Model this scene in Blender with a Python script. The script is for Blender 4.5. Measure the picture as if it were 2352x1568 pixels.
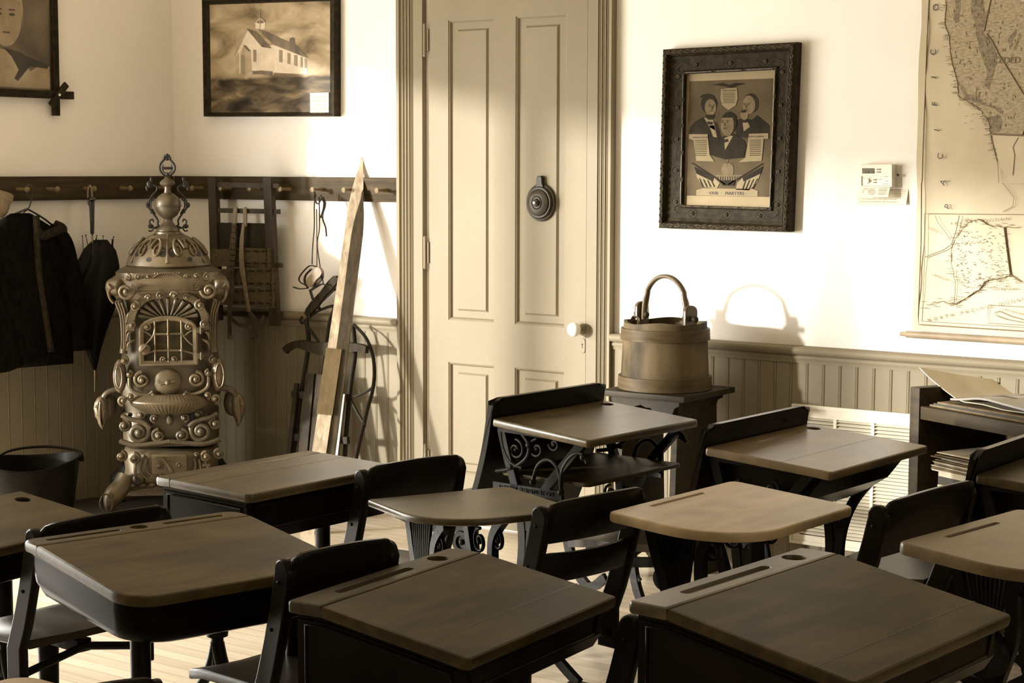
import bpy, bmesh, math, random
from mathutils import Vector, Matrix
random.seed(7)
PI = math.pi
for _o in list(bpy.data.objects): bpy.data.objects.remove(_o, do_unlink=True)
SC = bpy.context.scene
COL = SC.collection
V3 = Vector

# ------------------------------------------------------------------ camera
CFW = V3((-0.5863033673514809, 0.8041820334554103, -0.0976709706096742))
CRT = V3((0.8078975191491641, 0.589317634722149, 0.0025147481221377502))
CUP = V3((-0.05958154063919864, 0.07743372955639653, 0.995215583450162))
CPO = V3((6.238747006071502, -5.860454983010742, 1.5))
FPX = 4093.265
cam_d = bpy.data.cameras.new('camera'); cam = bpy.data.objects.new('camera', cam_d); COL.objects.link(cam)
cam_d.sensor_width = 36.0; cam_d.lens = FPX / 2352 * 36.0; cam_d.clip_start = 0.05; cam_d.clip_end = 100
cam.matrix_world = Matrix(((CRT.x, CUP.x, -CFW.x, CPO.x), (CRT.y, CUP.y, -CFW.y, CPO.y), (CRT.z, CUP.z, -CFW.z, CPO.z), (0, 0, 0, 1)))
SC.camera = cam

# ------------------------------------------------------------------ world, sun, window and fill light, exposure
SC.view_settings.view_transform = 'Standard'
SC.view_settings.look = 'None'
SC.view_settings.gamma = 1.0
SC.view_settings.use_curve_mapping = False
SC.view_settings.exposure = 0.2
w = bpy.data.worlds.new('world'); SC.world = w; w.use_nodes = True
bg = w.node_tree.nodes['Background']
bg.inputs[0].default_value = (1.0, 0.93, 0.80, 1); bg.inputs[1].default_value = 0.5
AZ, EL = math.radians(36.0), math.radians(6.5)
SUN_DIR = V3((math.sin(AZ) * math.cos(EL), math.cos(AZ) * math.cos(EL), -math.sin(EL)))
sd = bpy.data.lights.new('sun', 'SUN'); sd.energy = 6.5; sd.angle = math.radians(3.0); sd.color = (1.0, 0.975, 0.92)
so = bpy.data.objects.new('sun', sd); COL.objects.link(so)
so.rotation_euler = SUN_DIR.to_track_quat('-Z', 'Y').to_euler(); so.location = (-6, -12, 4)
def area_light(name, loc, rot, sx, sy, e, col=(1.0, 0.965, 0.88)):
    d = bpy.data.lights.new(name, 'AREA'); d.shape = 'RECTANGLE'; d.size = sx; d.size_y = sy; d.energy = e; d.color = col
    o = bpy.data.objects.new(name, d); COL.objects.link(o); o.location = loc; o.rotation_euler = rot
    return o
# daylight of the sky through the tall windows of the left wall; the rear and right lamps are added fill, no known source
area_light('sky_light_left_windows', (-0.3, -3.1, 1.0), (0, -PI/2, 0), 1.8, 3.6, 370)
area_light('fill_light_rear', (3.2, -9.75, 1.75), (PI/2, 0, 0), 4.0, 1.8, 3)  # added weak fill from behind the camera
area_light('fill_light_right', (8.9, -4.2, 1.75), (0, PI/2, 0), 1.8, 4.0, 24)  # added fill from the right, brightens the left wall

# ------------------------------------------------------------------ measuring helpers (points on real planes of the room)
def _ray(px, py): return CFW + CRT * ((px - 1176) / FPX) - CUP * ((py - 784) / FPX)
def W(px, py, d=0.0):           # on the rear wall, d metres in front of it
    r = _ray(px, py); t = (-d - CPO.y) / r.y; return CPO + r * t
def L(px, py, d=0.0):           # on the left wall
    r = _ray(px, py); t = (d - CPO.x) / r.x; return CPO + r * t
def F(px, py, z=0.0):           # on a level plane
    r = _ray(px, py); t = (z - CPO.z) / r.z; return CPO + r * t
def PL(px, py, c, n):           # on any plane
    r = _ray(px, py); c = V3(c); n = V3(n); t = (c - CPO).dot(n) / r.dot(n); return CPO + r * t

# ------------------------------------------------------------------ mesh helpers
class MB:
    def __init__(s): s.bm = bmesh.new(); s.mi = 0; s.flat = []
    def face(s, vs):
        try: f = s.bm.faces.new(vs); f.material_index = s.mi; return f
        except ValueError: return None
    def box(s, x0, x1, y0, y1, z0, z1, M=None, r=0.0):
        P = [V3((x, y, z)) for z in (z0, z1) for x, y in ((x0, y0), (x1, y0), (x1, y1), (x0, y1))]
        if M is not None: P = [M @ p for p in P]
        v = [s.bm.verts.new(p) for p in P]
        fs = [s.face([v[i] for i in q]) for q in ((3, 2, 1, 0), (4, 5, 6, 7), (0, 1, 5, 4), (1, 2, 6, 5), (2, 3, 7, 6), (3, 0, 4, 7))]
        if r > 0:
            es = list({e for f in fs if f for e in f.edges})
            g = bmesh.ops.bevel(s.bm, geom=es, offset=r, segments=2, affect='EDGES', profile=0.6)
            for f in g['faces']: f.material_index = s.mi
        return s
    def loft(s, rings, closed=True, cap=True, wrap=False):
        R = [[s.bm.verts.new(V3(p)) for p in ring] for ring in rings]
        n = len(R[0]); m = len(R)
        for i in range(m if wrap else m - 1):
            a, b = R[i], R[(i + 1) % m]
            for j in range(n if closed else n - 1):
                k = (j + 1) % n
                s.face([a[j], a[k], b[k], b[j]])
        if cap and not wrap and closed:
            s.flat += [s.face(list(reversed(R[0]))), s.face(R[-1])]
        return s
    def tube(s, pts, r, n=8, closed=False, flat=None):
        pts = [V3(p) for p in pts]; m = len(pts); rs = r if isinstance(r, (list, tuple)) else [r] * m
        t0 = (pts[1] - pts[0]).normalized()
        u = t0.cross(V3((0, 0, 1)));
        if u.length < 1e-3: u = t0.cross(V3((1, 0, 0)))
        u.normalize(); rings = []
        for i in range(m):
            if closed: t = (pts[(i + 1) % m] - pts[i - 1])
            else: t = pts[min(i + 1, m - 1)] - pts[max(i - 1, 0)]
            if t.length < 1e-9: t = t0
            t.normalize(); u = u - t * u.dot(t)
            if u.length < 1e-6: u = t.cross(V3((1, 0, 0)))
            u.normalize(); v = t.cross(u)
            fx, fy = (1, 1) if flat is None else flat
            rings.append([pts[i] + u * (math.cos(2 * PI * k / n) * rs[i] * fx) + v * (math.sin(2 * PI * k / n) * rs[i] * fy) for k in range(n)])
        return s.loft(rings, wrap=closed)
    def bar(s, pts, w, h, side):      # flat bar: width w along vector side, height h across
        pts = [V3(p) for p in pts]; m = len(pts); side = V3(side).normalized(); rings = []
        ws = w if isinstance(w, (list, tuple)) else [w] * m; hs = h if isinstance(h, (list, tuple)) else [h] * m
        for i in range(m):
            t = (pts[min(i + 1, m - 1)] - pts[max(i - 1, 0)]).normalized()
            sd_ = (side - t * side.dot(t)).normalized(); nn = t.cross(sd_)
            a = sd_ * ws[i] / 2; b = nn * hs[i] / 2
            rings.append([pts[i] - a - b, pts[i] + a - b, pts[i] + a + b, pts[i] - a + b])
        return s.loft(rings)
    def lathe(s, prof, n=24, M=None, sx=1, sy=1):
        rings = []
        for r, z in prof:
            ring = [V3((max(r, 1e-5) * math.cos(2 * PI * k / n) * sx, max(r, 1e-5) * math.sin(2 * PI * k / n) * sy, z)) for k in range(n)]
            rings.append([M @ p for p in ring] if M is not None else ring)
        return s.loft(rings)
    def ball(s, c, r, n=10, sc=(1, 1, 1), M=None):
        c = V3(c); prof = [(math.sin(PI * i / n), -math.cos(PI * i / n)) for i in range(n + 1)]
        T = Matrix.Translation(c) @ Matrix.Diagonal((r * sc[0], r * sc[1], r * sc[2], 1))
        return s.lathe(prof, n + 2, (M @ T) if M is not None else T)
    def prism(s, poly, z0, z1, M=None, r=0.0, holes=None):
        # poly in local XY, extruded z0..z1; rounded rims; holes = [(poly, depth)] sunk in the z1 face
        if area(poly) < 0: poly = poly[::-1]
        def ring(p, z): 
            q = [V3((a, b, z)) for a, b in p]
            return [M @ x for x in q] if M is not None else q
        if r > 0: lv = [(r, z0), (r * .3, z0 + r * .3), (0, z0 + r), (0, z1 - r), (r * .3, z1 - r * .3), (r, z1)]
        else: lv = [(0, z0), (0, z1)]
        rings = [ring(inset(poly, d) if d > 0 else poly, z) for d, z in lv]
        if not holes: return s.loft(rings)
        R = [[s.bm.verts.new(p) for p in rg] for rg in rings]; n = len(R[0])
        for a, b in zip(R, R[1:]):
            for j in range(n): s.face([a[j], a[(j + 1) % n], b[(j + 1) % n], b[j]])
        s.flat.append(s.face(list(reversed(R[0]))))
        es = [s.bm.edges.get((R[-1][j], R[-1][(j + 1) % n])) for j in range(n)]
        for hp, dep in holes:
            if area(hp) < 0: hp = hp[::-1]
            t = [s.bm.verts.new(p) for p in ring(hp, z1)]; b = [s.bm.verts.new(p) for p in ring(inset(hp, min(dep * .4, .003)), z1 - dep)]
            k = len(t)
            for j in range(k): es.append(s.bm.edges.new((t[j], t[(j + 1) % k])))
            for j in range(k): s.face([t[(j + 1) % k], t[j], b[j], b[(j + 1) % k]])
            s.flat.append(s.face(b))
        g = bmesh.ops.triangle_fill(s.bm, use_beauty=True, use_dissolve=False, edges=es)
        for f in g['geom']:
            if isinstance(f, bmesh.types.BMFace): f.material_index = s.mi; s.flat.append(f)
        return s
    def build(s, name, mats, parent=None, smooth=35, M=None):
        bmesh.ops.recalc_face_normals(s.bm, faces=s.bm.faces[:])
        for f in s.bm.faces: f.smooth = bool(smooth)
        for f in s.flat:
            if f is not None and f.is_valid: f.smooth = False
        s.bm.faces.index_update(); fl = [f.index for f in s.flat if f is not None and f.is_valid]
        me = bpy.data.meshes.new(name); s.bm.to_mesh(me); s.bm.free()
        if M is not None: me.transform(M)
        for m in (mats if isinstance(mats, (list, tuple)) else [mats]): me.materials.append(m)
        if smooth:
            me.set_sharp_from_angle(angle=math.radians(smooth))
            for i in fl: me.polygons[i].use_smooth = False
        o = bpy.data.objects.new(name, me); COL.objects.link(o)
        if parent is not None: o.parent = parent
        return o
def area(p): return 0.5 * sum(p[i][0] * p[(i + 1) % len(p)][1] - p[(i + 1) % len(p)][0] * p[i][1] for i in range(len(p)))
def inset(p, d):
    n = len(p); out = []
    for i in range(n):
        a, b, c = p[i - 1], p[i], p[(i + 1) % n]
        e1 = V3((b[0] - a[0], b[1] - a[1], 0)); e2 = V3((c[0] - b[0], c[1] - b[1], 0))
        if e1.length < 1e-9 or e2.length < 1e-9: out.append(b); continue
        e1.normalize(); e2.normalize(); n1 = V3((-e1.y, e1.x, 0)); n2 = V3((-e2.y, e2.x, 0)); m = n1 + n2
        if m.length < 1e-6: out.append(b); continue
        m.normalize(); k = d / max(0.35, m.dot(n1)); out.append((b[0] + m.x * k, b[1] + m.y * k))
    return out
def rrect(x0, x1, y0, y1, rs, n=6):     # rs = radii at (x0,y0),(x1,y0),(x1,y1),(x0,y1)
    if not isinstance(rs, (list, tuple)): rs = [rs] * 4
    out = []
    for (cx, cy, a0), r in zip(((x0, y0, PI), (x1, y0, 1.5 * PI), (x1, y1, 0), (x0, y1, .5 * PI)), rs):
        r = max(r, 1e-4); sx = 1 if cx == x0 else -1; sy = 1 if cy == y0 else -1; m = n if r > .002 else 1
        for i in range(m + 1 if m > 1 else 1):
            a = a0 + (PI / 2) * (i / m if m > 1 else .5)
            if m == 1: out.append((cx, cy))
            else: out.append((cx + sx * r + r * math.cos(a), cy + sy * r + r * math.sin(a)))
    return out
def circ(cx, cy, r, n=20, sx=1, sy=1): return [(cx + r * sx * math.cos(2 * PI * i / n), cy + r * sy * math.sin(2 * PI * i / n)) for i in range(n)]
def spiral(c, ex, ez, r0, turns, a0=0.0, n=26, shrink=.12, sgn=1):
    c = V3(c); ex = V3(ex); ez = V3(ez); out = []
    for i in range(n + 1):
        t = i / n; r = r0 * (1 - t * (1 - shrink)); a = a0 + sgn * turns * 2 * PI * t
        out.append(c + ex * (r * math.cos(a)) + ez * (r * math.sin(a)))
    return out
def cr(pts, k=6):       # smooth curve through points
    P = [V3(p) for p in pts]; out = []
    for i in range(len(P) - 1):
        a, b, c, d = P[max(i - 1, 0)], P[i], P[i + 1], P[min(i + 2, len(P) - 1)]
        for j in range(k):
            t = j / k
            out.append(.5 * ((2 * b) + (c - a) * t + (2 * a - 5 * b + 4 * c - d) * t * t + (3 * b - a - 3 * c + d) * t ** 3))
    out.append(P[-1]); return out
def thing(name, label, cat, loc=(0, 0, 0), rz=0.0, group=None):
    o = bpy.data.objects.new(name, None); COL.objects.link(o); o.location = loc; o.rotation_euler = (0, 0, rz)
    o.empty_display_size = .1; o['label'] = label; o['category'] = cat
    if group: o['group'] = group
    return o
def tag(o, label, cat, group=None, kind=None):
    o['label'] = label; o['category'] = cat
    if group: o['group'] = group
    if kind: o['kind'] = kind
    return o
def struct(o, label=None):
    o['kind'] = 'structure'
    if label: o['label'] = label
    return o
def text(name, s, M, size, mat, parent=None, ext=.0006, align='CENTER', space=1.0):
    c = bpy.data.curves.new(name, 'FONT'); c.body = s; c.size = size; c.extrude = ext; c.align_x = align; c.space_character = space
    c.resolution_u = 3
    c.materials.append(mat); t = bpy.data.objects.new('tmp', c); COL.objects.link(t)
    me = bpy.data.meshes.new_from_object(t.evaluated_get(bpy.context.evaluated_depsgraph_get()))
    bpy.data.objects.remove(t, do_unlink=True); bpy.data.curves.remove(c)
    me.name = name; me.transform(M)
    o = bpy.data.objects.new(name, me); COL.objects.link(o)
    if parent is not None: o.parent = parent
    return o
def frame_m(o, ex, ey, ez=None):    # matrix from origin and axes
    ex = V3(ex).normalized(); ey = V3(ey).normalized(); ez = ex.cross(ey) if ez is None else V3(ez).normalized()
    return Matrix(((ex.x, ey.x, ez.x, o[0]), (ex.y, ey.y, ez.y, o[1]), (ex.z, ey.z, ez.z, o[2]), (0, 0, 0, 1)))

# ------------------------------------------------------------------ materials
def mat(name, c1, c2=None, rough=.5, metal=0.0, scale=(8, 8, 8), detail=4, bump=0.0, lo=.35, hi=.65, coat=0.0, spec=.5, bscale=None, trans=0.0, dist=0.0, mott=0.0):
    m = bpy.data.materials.new(name); m.use_nodes = True; nt = m.node_tree; N = nt.nodes; K = nt.links
    b = N['Principled BSDF']; b.inputs['Roughness'].default_value = rough; b.inputs['Metallic'].default_value = metal
    b.inputs['Coat Weight'].default_value = coat; b.inputs['Coat Roughness'].default_value = .12; b.inputs['Specular IOR Level'].default_value = spec
    c2 = c2 or tuple(x * .85 for x in c1)
    tc = N.new('ShaderNodeTexCoord'); mp = N.new('ShaderNodeMapping'); K.new(tc.outputs['Object'], mp.inputs[0]); mp.inputs['Scale'].default_value = scale
    no = N.new('ShaderNodeTexNoise'); no.inputs['Scale'].default_value = 1.0; no.inputs['Detail'].default_value = detail; no.inputs['Distortion'].default_value = dist
    K.new(mp.outputs[0], no.inputs['Vector'])
    ra = N.new('ShaderNodeValToRGB'); ra.color_ramp.elements[0].position = lo; ra.color_ramp.elements[1].position = hi
    ra.color_ramp.elements[0].color = (*c2, 1); ra.color_ramp.elements[1].color = (*c1, 1)
    K.new(no.outputs['Fac'], ra.inputs[0])
    if mott:
        m2 = N.new('ShaderNodeMapping'); m2.inputs['Scale'].default_value = (7, 3.2, 7); K.new(tc.outputs['Object'], m2.inputs[0])
        n3 = N.new('ShaderNodeTexNoise'); n3.inputs['Scale'].default_value = 1; n3.inputs['Detail'].default_value = 5; n3.inputs['Distortion'].default_value = 1.2; K.new(m2.outputs[0], n3.inputs['Vector'])
        q = N.new('ShaderNodeMapRange'); q.inputs[1].default_value = .35; q.inputs[2].default_value = .68; q.inputs[3].default_value = 1 - mott; q.inputs[4].default_value = 1 + mott; K.new(n3.outputs[0], q.inputs[0])
        mm = N.new('ShaderNodeMix'); mm.data_type = 'RGBA'; mm.blend_type = 'MULTIPLY'; mm.inputs[0].default_value = 1; K.new(ra.outputs[0], mm.inputs[6]); K.new(q.outputs[0], mm.inputs[7]); K.new(mm.outputs[2], b.inputs['Base Color'])
    else: K.new(ra.outputs[0], b.inputs['Base Color'])
    if bump:
        bu = N.new('ShaderNodeBump'); bu.inputs['Strength'].default_value = bump; bu.inputs['Distance'].default_value = .003
        n2 = no
        if bscale:
            n2 = N.new('ShaderNodeTexNoise'); n2.inputs['Scale'].default_value = bscale; n2.inputs['Detail'].default_value = 3; K.new(tc.outputs['Object'], n2.inputs['Vector'])
        K.new(n2.outputs['Fac'], bu.inputs['Height']); K.new(bu.outputs[0], b.inputs['Normal'])
    return m
def g(v, a=.72, b=.40): return (v, v * a, v * b)
M = {}
M['plaster'] = mat('plaster', (.79, .74, .67), (.76, .71, .64), .75, scale=(3, 3, 3), bump=.25, bscale=60, spec=.2)
M['trim'] = mat('trim_paint', (.215, .180, .120), (.200, .166, .110), .5, scale=(5, 5, 2), bump=.25, bscale=45, spec=.12)
M['ceil'] = mat('ceiling_paint', (.7, .62, .46), None, .8, spec=.2)
M['back'] = mat('rear_room_paint', (.30, .245, .16), None, .8, spec=.2)
def wood(name, v, rough=.3, coat=.25, grain=(3, 45, 45), contrast=.55, bump=.06, tone=(.70, .34), spec=.3, mott=None):
    return mat(name, g(v, *tone), g(v * contrast, tone[0] * .97, tone[1] * .92), rough, scale=grain, detail=6, bump=bump, lo=.3, hi=.72, coat=coat, dist=.6, spec=spec, mott=(.38 if name.startswith('desk_top') and v < .12 else .18) if mott is None else mott)
M['desk'] = wood('desk_top_varnish', .075, .38, .0, (40, 4, 40), spec=.10, tone=(.68, .24))
M['desk_dark'] = wood('desk_top_dark_varnish', .052, .38, .0, (34, 3.5, 34), spec=.10, tone=(.68, .24))
M['desk_red'] = wood('desk_top_worn_varnish', .085, .30, .0, (36, 3, 36), .5, spec=.3, tone=(.68, .26))
M['desk_light'] = wood('desk_top_light_maple', .36, .32, .0, (30, 3, 30), .8, spec=.3, tone=(.74, .42))
M['desk_mid'] = wood('desk_top_mid_maple', .14, .30, .0, (30, 3, 30), .7, spec=.35, tone=(.70, .34))
M['body'] = wood('desk_body_dark_wood', .009, .25, .0, (4, 30, 8), spec=.04)
M['chairw'] = wood('chair_dark_wood', .010, .25, .0, (30, 4, 30), spec=.06)
M['chairseat'] = wood('chair_seat_wood', .035, .32, .0, (30, 3, 30), spec=.15)
M['pan'] = mat('black_enamel', (.005, .004, .003), None, .20, spec=.015)
M['iron'] = mat('black_cast_iron', (.009, .007, .005), (.006, .005, .003), .28, .0, scale=(60, 60, 60), bump=.2, spec=.05)
M['groove'] = wood('groove_wood', .035, .35, .2, (30, 3, 30))
M['ink'] = mat('inkwell_black', (.008, .007, .005), None, .3)
M['stove'] = mat('stove_nickel_iron', (.140, .105, .060), (.095, .070, .039), .40, .35, scale=(14, 14, 14), bump=.12)
M['stove_d'] = mat('stove_dark_iron', (.095, .072, .041), (.062, .047, .027), .42, .3, scale=(18, 18, 18), bump=.12)
M['stove_k'] = mat('stove_black_iron', (.012, .010, .007), None, .5, .3)
M['mica'] = mat('mica_pane', (.07, .055, .03), (.02, .016, .01), .12, .0, scale=(20, 20, 20), coat=.5)
M['rail'] = wood('peg_rail_wood', .065, .6, .0, (3, 3, 60), .42, .1, spec=.1)
M['peg'] = wood('peg_wood', .22, .35, .1, (20, 20, 20))
M['packw'] = wood('pack_frame_wood', .045, .5, 0, (40, 40, 3))
M['canvas'] = mat('pack_canvas', (.11, .080, .045), (.075, .055, .03), .9, scale=(90, 90, 90), bump=.5, spec=.1)
M['canvas_d'] = mat('pack_dark_cloth', (.03, .024, .015), None, .9, scale=(70, 70, 70), spec=.1)
M['strap'] = mat('strap_leather', (.10, .072, .042), (.06, .045, .026), .6, scale=(40, 40, 40))
M['strap_d'] = mat('dark_leather', (.022, .017, .011), None, .5)
M['ski'] = wood('weathered_ski_wood', .50, .5, .0, (60, 60, 3), .5, .2, (.80, .56))
M['ski_d'] = wood('dark_ski_wood', .06, .5, 0, (60, 60, 3), .4, .2)
M['ski_p'] = wood('ski_foot_plate_wood', .13, .4, .1, (60, 60, 4), .7)
M['sledw'] = wood('sled_wood', .035, .6, 0, (40, 40, 4), .45, .15, spec=.08)
M['sledm'] = mat('sled_iron', (.022, .017, .011), None, .6, .0, spec=.12)
M['fur'] = mat('black_fur', (.006, .0045, .003), (.002, .0016, .001), .95, scale=(60, 60, 25), bump=1.0, spec=.05)
M['furtrim'] = mat('brown_fur_trim', (.028, .021, .012), (.010, .008, .005), .95, scale=(80, 80, 40), bump=1.0, spec=.1)
M['cloth'] = mat('pale_knit', (.26, .20, .13), (.18, .14, .09), .95, scale=(120, 120, 60), bump=.6, spec=.1)
M['umb'] = mat('umbrella_black_silk', (.006, .005, .003), None, .6, scale=(20, 20, 8), bump=.3, spec=.15)
M['umbh'] = mat('black_ebony', (.008, .006, .004), None, .3, coat=.3)
M['horn'] = mat('umbrella_loop_horn', (.20, .155, .09), None, .4)
M['steel'] = mat('dull_steel', (.25, .2, .13), None, .35, .8)
M['tin'] = mat('coal_scuttle_black', (.006, .005, .003), (.004, .003, .002), .4, .0, spec=.02, scale=(12, 12, 12))
M['frame'] = mat('dark_frame_wood', (.035, .026, .015), (.018, .014, .008), .6, scale=(40, 40, 40), bump=.1, spec=.06)
M['frame_g'] = mat('gilt_ornament', (.10, .075, .04), (.025, .019, .01), .45, .0, scale=(90, 90, 90))
M['porc'] = mat('white_porcelain', (.85, .82, .74), None, .08, coat=.6)
M['bronze'] = mat('dark_bronze', (.045, .034, .02), (.026, .02, .012), .35, .0, spec=.15, scale=(15, 15, 15))
M['bucket'] = mat('worn_bucket_wood', (.115, .083, .043), (.030, .022, .012), .6, spec=.1, scale=(9, 9, 3.5), detail=6, bump=.25, lo=.38, hi=.6)
M['hoop'] = wood('bucket_hoop_wood', .10, .5, 0, (6, 6, 70), .55, .15, spec=.1)
M['handle'] = wood('bucket_bail_wood', .10, .35, .1, (12, 12, 12), .6)
M['bench'] = wood('bench_wood', .032, .55, 0, (4, 40, 40), .5, .12, spec=.15)
M['case'] = wood('bookcase_wood', .060, .5, .0, (3, 40, 40), .5, .12, spec=.12)
M['paper'] = mat('aged_paper', (.60, .53, .40), (.54, .47, .35), .8, scale=(8, 8, 8), spec=.1)
M['paperw'] = mat('white_paper', (.72, .66, .52), None, .8, spec=.1)
M['paperd'] = mat('brown_paper', (.20, .15, .09), (.13, .1, .06), .8, scale=(30, 30, 30), spec=.1)
M['bookd'] = mat('dark_cloth_binding', (.035, .027, .017), None, .7)
M['cover'] = mat('brown_magazine_cover', (.13, .10, .058), (.085, .064, .036), .35, scale=(6, 18, 6), coat=.2)
M['coverl'] = mat('pale_cover_print', (.26, .205, .125), None, .4)
M['white_m'] = mat('white_enamel_metal', (.70, .64, .50), None, .4)
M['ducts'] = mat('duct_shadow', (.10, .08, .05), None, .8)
M['plastic'] = mat('ivory_plastic', (.74, .68, .54), None, .45)
M['lcd'] = mat('grey_lcd', (.13, .105, .06), None, .25)
M['dark'] = mat('printing_ink', (.02, .016, .01), None, .6)
M['inkb'] = mat('brown_print', (.16, .12, .07), None, .7)
M['mapland'] = mat('map_land', (.34, .265, .155), (.25, .19, .105), .7, scale=(70, 70, 130), detail=6, lo=.42, hi=.58)
M['maphill'] = mat('map_mountain_tint', (.21, .155, .085), (.13, .098, .052), .7, scale=(90, 90, 120), detail=6, lo=.42, hi=.58)
M['mappaper'] = mat('map_paper', (.52, .43, .285), (.44, .355, .225), .6, scale=(4, 4, 5), detail=3, bump=.3, bscale=7)
M['maproll'] = wood('map_roller_wood', .30, .45, .1, (3, 30, 30), .8, .05, (.78, .5))
M['ink2'] = mat('map_linework', (.19, .145, .082), None, .7)
M['mat_r'] = mat('stove_board_iron', (.018, .014, .009), None, .5)

# painting: streaked sky above a dark grassy hill, laid out in the canvas' own height
def painting_mat():
    m = bpy.data.materials.new('oil_painting'); m.use_nodes = True; nt = m.node_tree; N = nt.nodes; K = nt.links
    b = N['Principled BSDF']; b.inputs['Roughness'].default_value = .5; b.inputs['Specular IOR Level'].default_value = .12
    tc = N.new('ShaderNodeTexCoord')
    def noise(sc, det, x):
        mp = N.new('ShaderNodeMapping'); mp.inputs['Scale'].default_value = sc; mp.inputs['Location'].default_value = (x, 0, 0); K.new(tc.outputs['Object'], mp.inputs[0])
        n = N.new('ShaderNodeTexNoise'); n.inputs['Scale'].default_value = 1; n.inputs['Detail'].default_value = det; n.inputs['Distortion'].default_value = .5
        K.new(mp.outputs[0], n.inputs['Vector']); return n
    def ramp(n, e):
        r = N.new('ShaderNodeValToRGB'); cs = r.color_ramp
        while len(cs.elements) < len(e): cs.elements.new(.5)
        for q, (p, c) in zip(cs.elements, e): q.position = p; q.color = (*c, 1)
        K.new(n.outputs[0], r.inputs[0]); return r
    sky = ramp(noise((5, 5, 11), 6, 0), [(.34, g(.13)), (.48, g(.28, .75, .44)), (.62, g(.42, .78, .5)), (.75, g(.52, .8, .55))])
    gr = ramp(noise((7, 7, 20), 6, 3), [(.3, g(.018)), (.46, g(.06)), (.58, g(.13)), (.72, g(.26))])
    sx = N.new('ShaderNodeSeparateXYZ'); K.new(tc.outputs['Object'], sx.inputs[0])
    nz = noise((9, 9, 9), 2, 7); ad = N.new('ShaderNodeMath'); ad.operation = 'MULTIPLY_ADD'; ad.inputs[1].default_value = .03; K.new(nz.outputs[0], ad.inputs[0]); K.new(sx.outputs[2], ad.inputs[2])
    mr = N.new('ShaderNodeMapRange'); mr.inputs[1].default_value = 1.900; mr.inputs[2].default_value = 1.915; K.new(ad.outputs[0], mr.inputs[0])
    mx = N.new('ShaderNodeMix'); mx.data_type = 'RGBA'; K.new(mr.outputs[0], mx.inputs[0]); K.new(gr.outputs[0], mx.inputs[6]); K.new(sky.outputs[0], mx.inputs[7])
    K.new(mx.outputs[2], b.inputs['Base Color'])
    return m
M['painting'] = painting_mat()
def floor_mat():
    m = bpy.data.materials.new('maple_floorboards'); m.use_nodes = True; nt = m.node_tree; N = nt.nodes; K = nt.links
    b = N['Principled BSDF']; b.inputs['Roughness'].default_value = .22; b.inputs['Coat Weight'].default_value = .3; b.inputs['Coat Roughness'].default_value = .15
    tc = N.new('ShaderNodeTexCoord'); br = N.new('ShaderNodeTexBrick'); K.new(tc.outputs['Object'], br.inputs['Vector'])
    br.inputs['Scale'].default_value = 1.0; br.inputs['Brick Width'].default_value = .95; br.inputs['Row Height'].default_value = .057; br.inputs['Mortar Size'].default_value = .0008
    br.inputs['Color1'].default_value = (*g(.72, .86, .68), 1); br.inputs['Color2'].default_value = (*g(.58, .84, .64), 1); br.inputs['Mortar'].default_value = (*g(.25), 1); br.offset = .37; br.inputs['Bias'].default_value = 0
    mp = N.new('ShaderNodeMapping'); mp.inputs['Scale'].default_value = (4, 60, 1); K.new(tc.outputs['Object'], mp.inputs[0])
    no = N.new('ShaderNodeTexNoise'); no.inputs['Scale'].default_value = 1; no.inputs['Detail'].default_value = 5; K.new(mp.outputs[0], no.inputs['Vector'])
    mr = N.new('ShaderNodeMapRange'); mr.inputs[3].default_value = .75; mr.inputs[4].default_value = 1.15; K.new(no.outputs[0], mr.inputs[0])
    mx = N.new('ShaderNodeMix'); mx.data_type = 'RGBA'; mx.blend_type = 'MULTIPLY'; mx.inputs[0].default_value = 1; K.new(br.outputs[0], mx.inputs[6]); K.new(mr.outputs[0], mx.inputs[7])
    K.new(mx.outputs[2], b.inputs['Base Color'])
    return m
M['floor'] = floor_mat()

# ------------------------------------------------------------------ room shell
RX, RY, RZ = 8.6, -9.4, 3.3
b = MB(); b.box(-.2, RX + .2, RY - .2, .2, -.12, 0); struct(b.build('floor', M['floor'], smooth=0))
b = MB(); b.box(-.2, RX + .2, RY - .2, .2, RZ, RZ + .12); struct(b.build('ceiling', M['ceil'], smooth=0))
b = MB(); b.box(-.2, RX + .2, 0, .2, 0, RZ); struct(b.build('wall_back', M['plaster'], smooth=0))
def wall_with_openings(name, axis, pos, thick, a0, a1, ops, zs, m):
    b = MB(); cuts = sorted(ops)
    def bx(u0, u1, z0, z1):
        if u1 - u0 < 1e-4 or z1 - z0 < 1e-4: return
        lo, hi = min(pos, pos + thick), max(pos, pos + thick)
        if axis == 'x': b.box(lo, hi, u0, u1, z0, z1)
        else: b.box(u0, u1, lo, hi, z0, z1)
    u = a0
    for o0, o1 in cuts:
        bx(u, o0, 0, RZ); bx(o0, o1, 0, zs[0]); bx(o0, o1, zs[1], RZ); u = o1
    bx(u, a1, 0, RZ)
    return struct(b.build(name, m, smooth=0))
LOPS = [(-6.60, -4.86), (-4.82, -3.04), (-3.00, -1.20)]
wall_with_openings('wall_left', 'x', 0, -.2, RY, 0, LOPS, (.05, 2.15), M['plaster'])
wall_with_openings('wall_rear', 'y', RY, -.2, 0, RX, [(1.2, 2.4), (2.7, 3.9), (4.2, 5.4)], (.85, 2.65), M['back'])
wall_with_openings('wall_right', 'x', RX, .2, RY, 0, [(-6.3, -5.1), (-4.8, -3.6), (-3.3, -2.1)], (.85, 2.65), M['back'])
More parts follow.
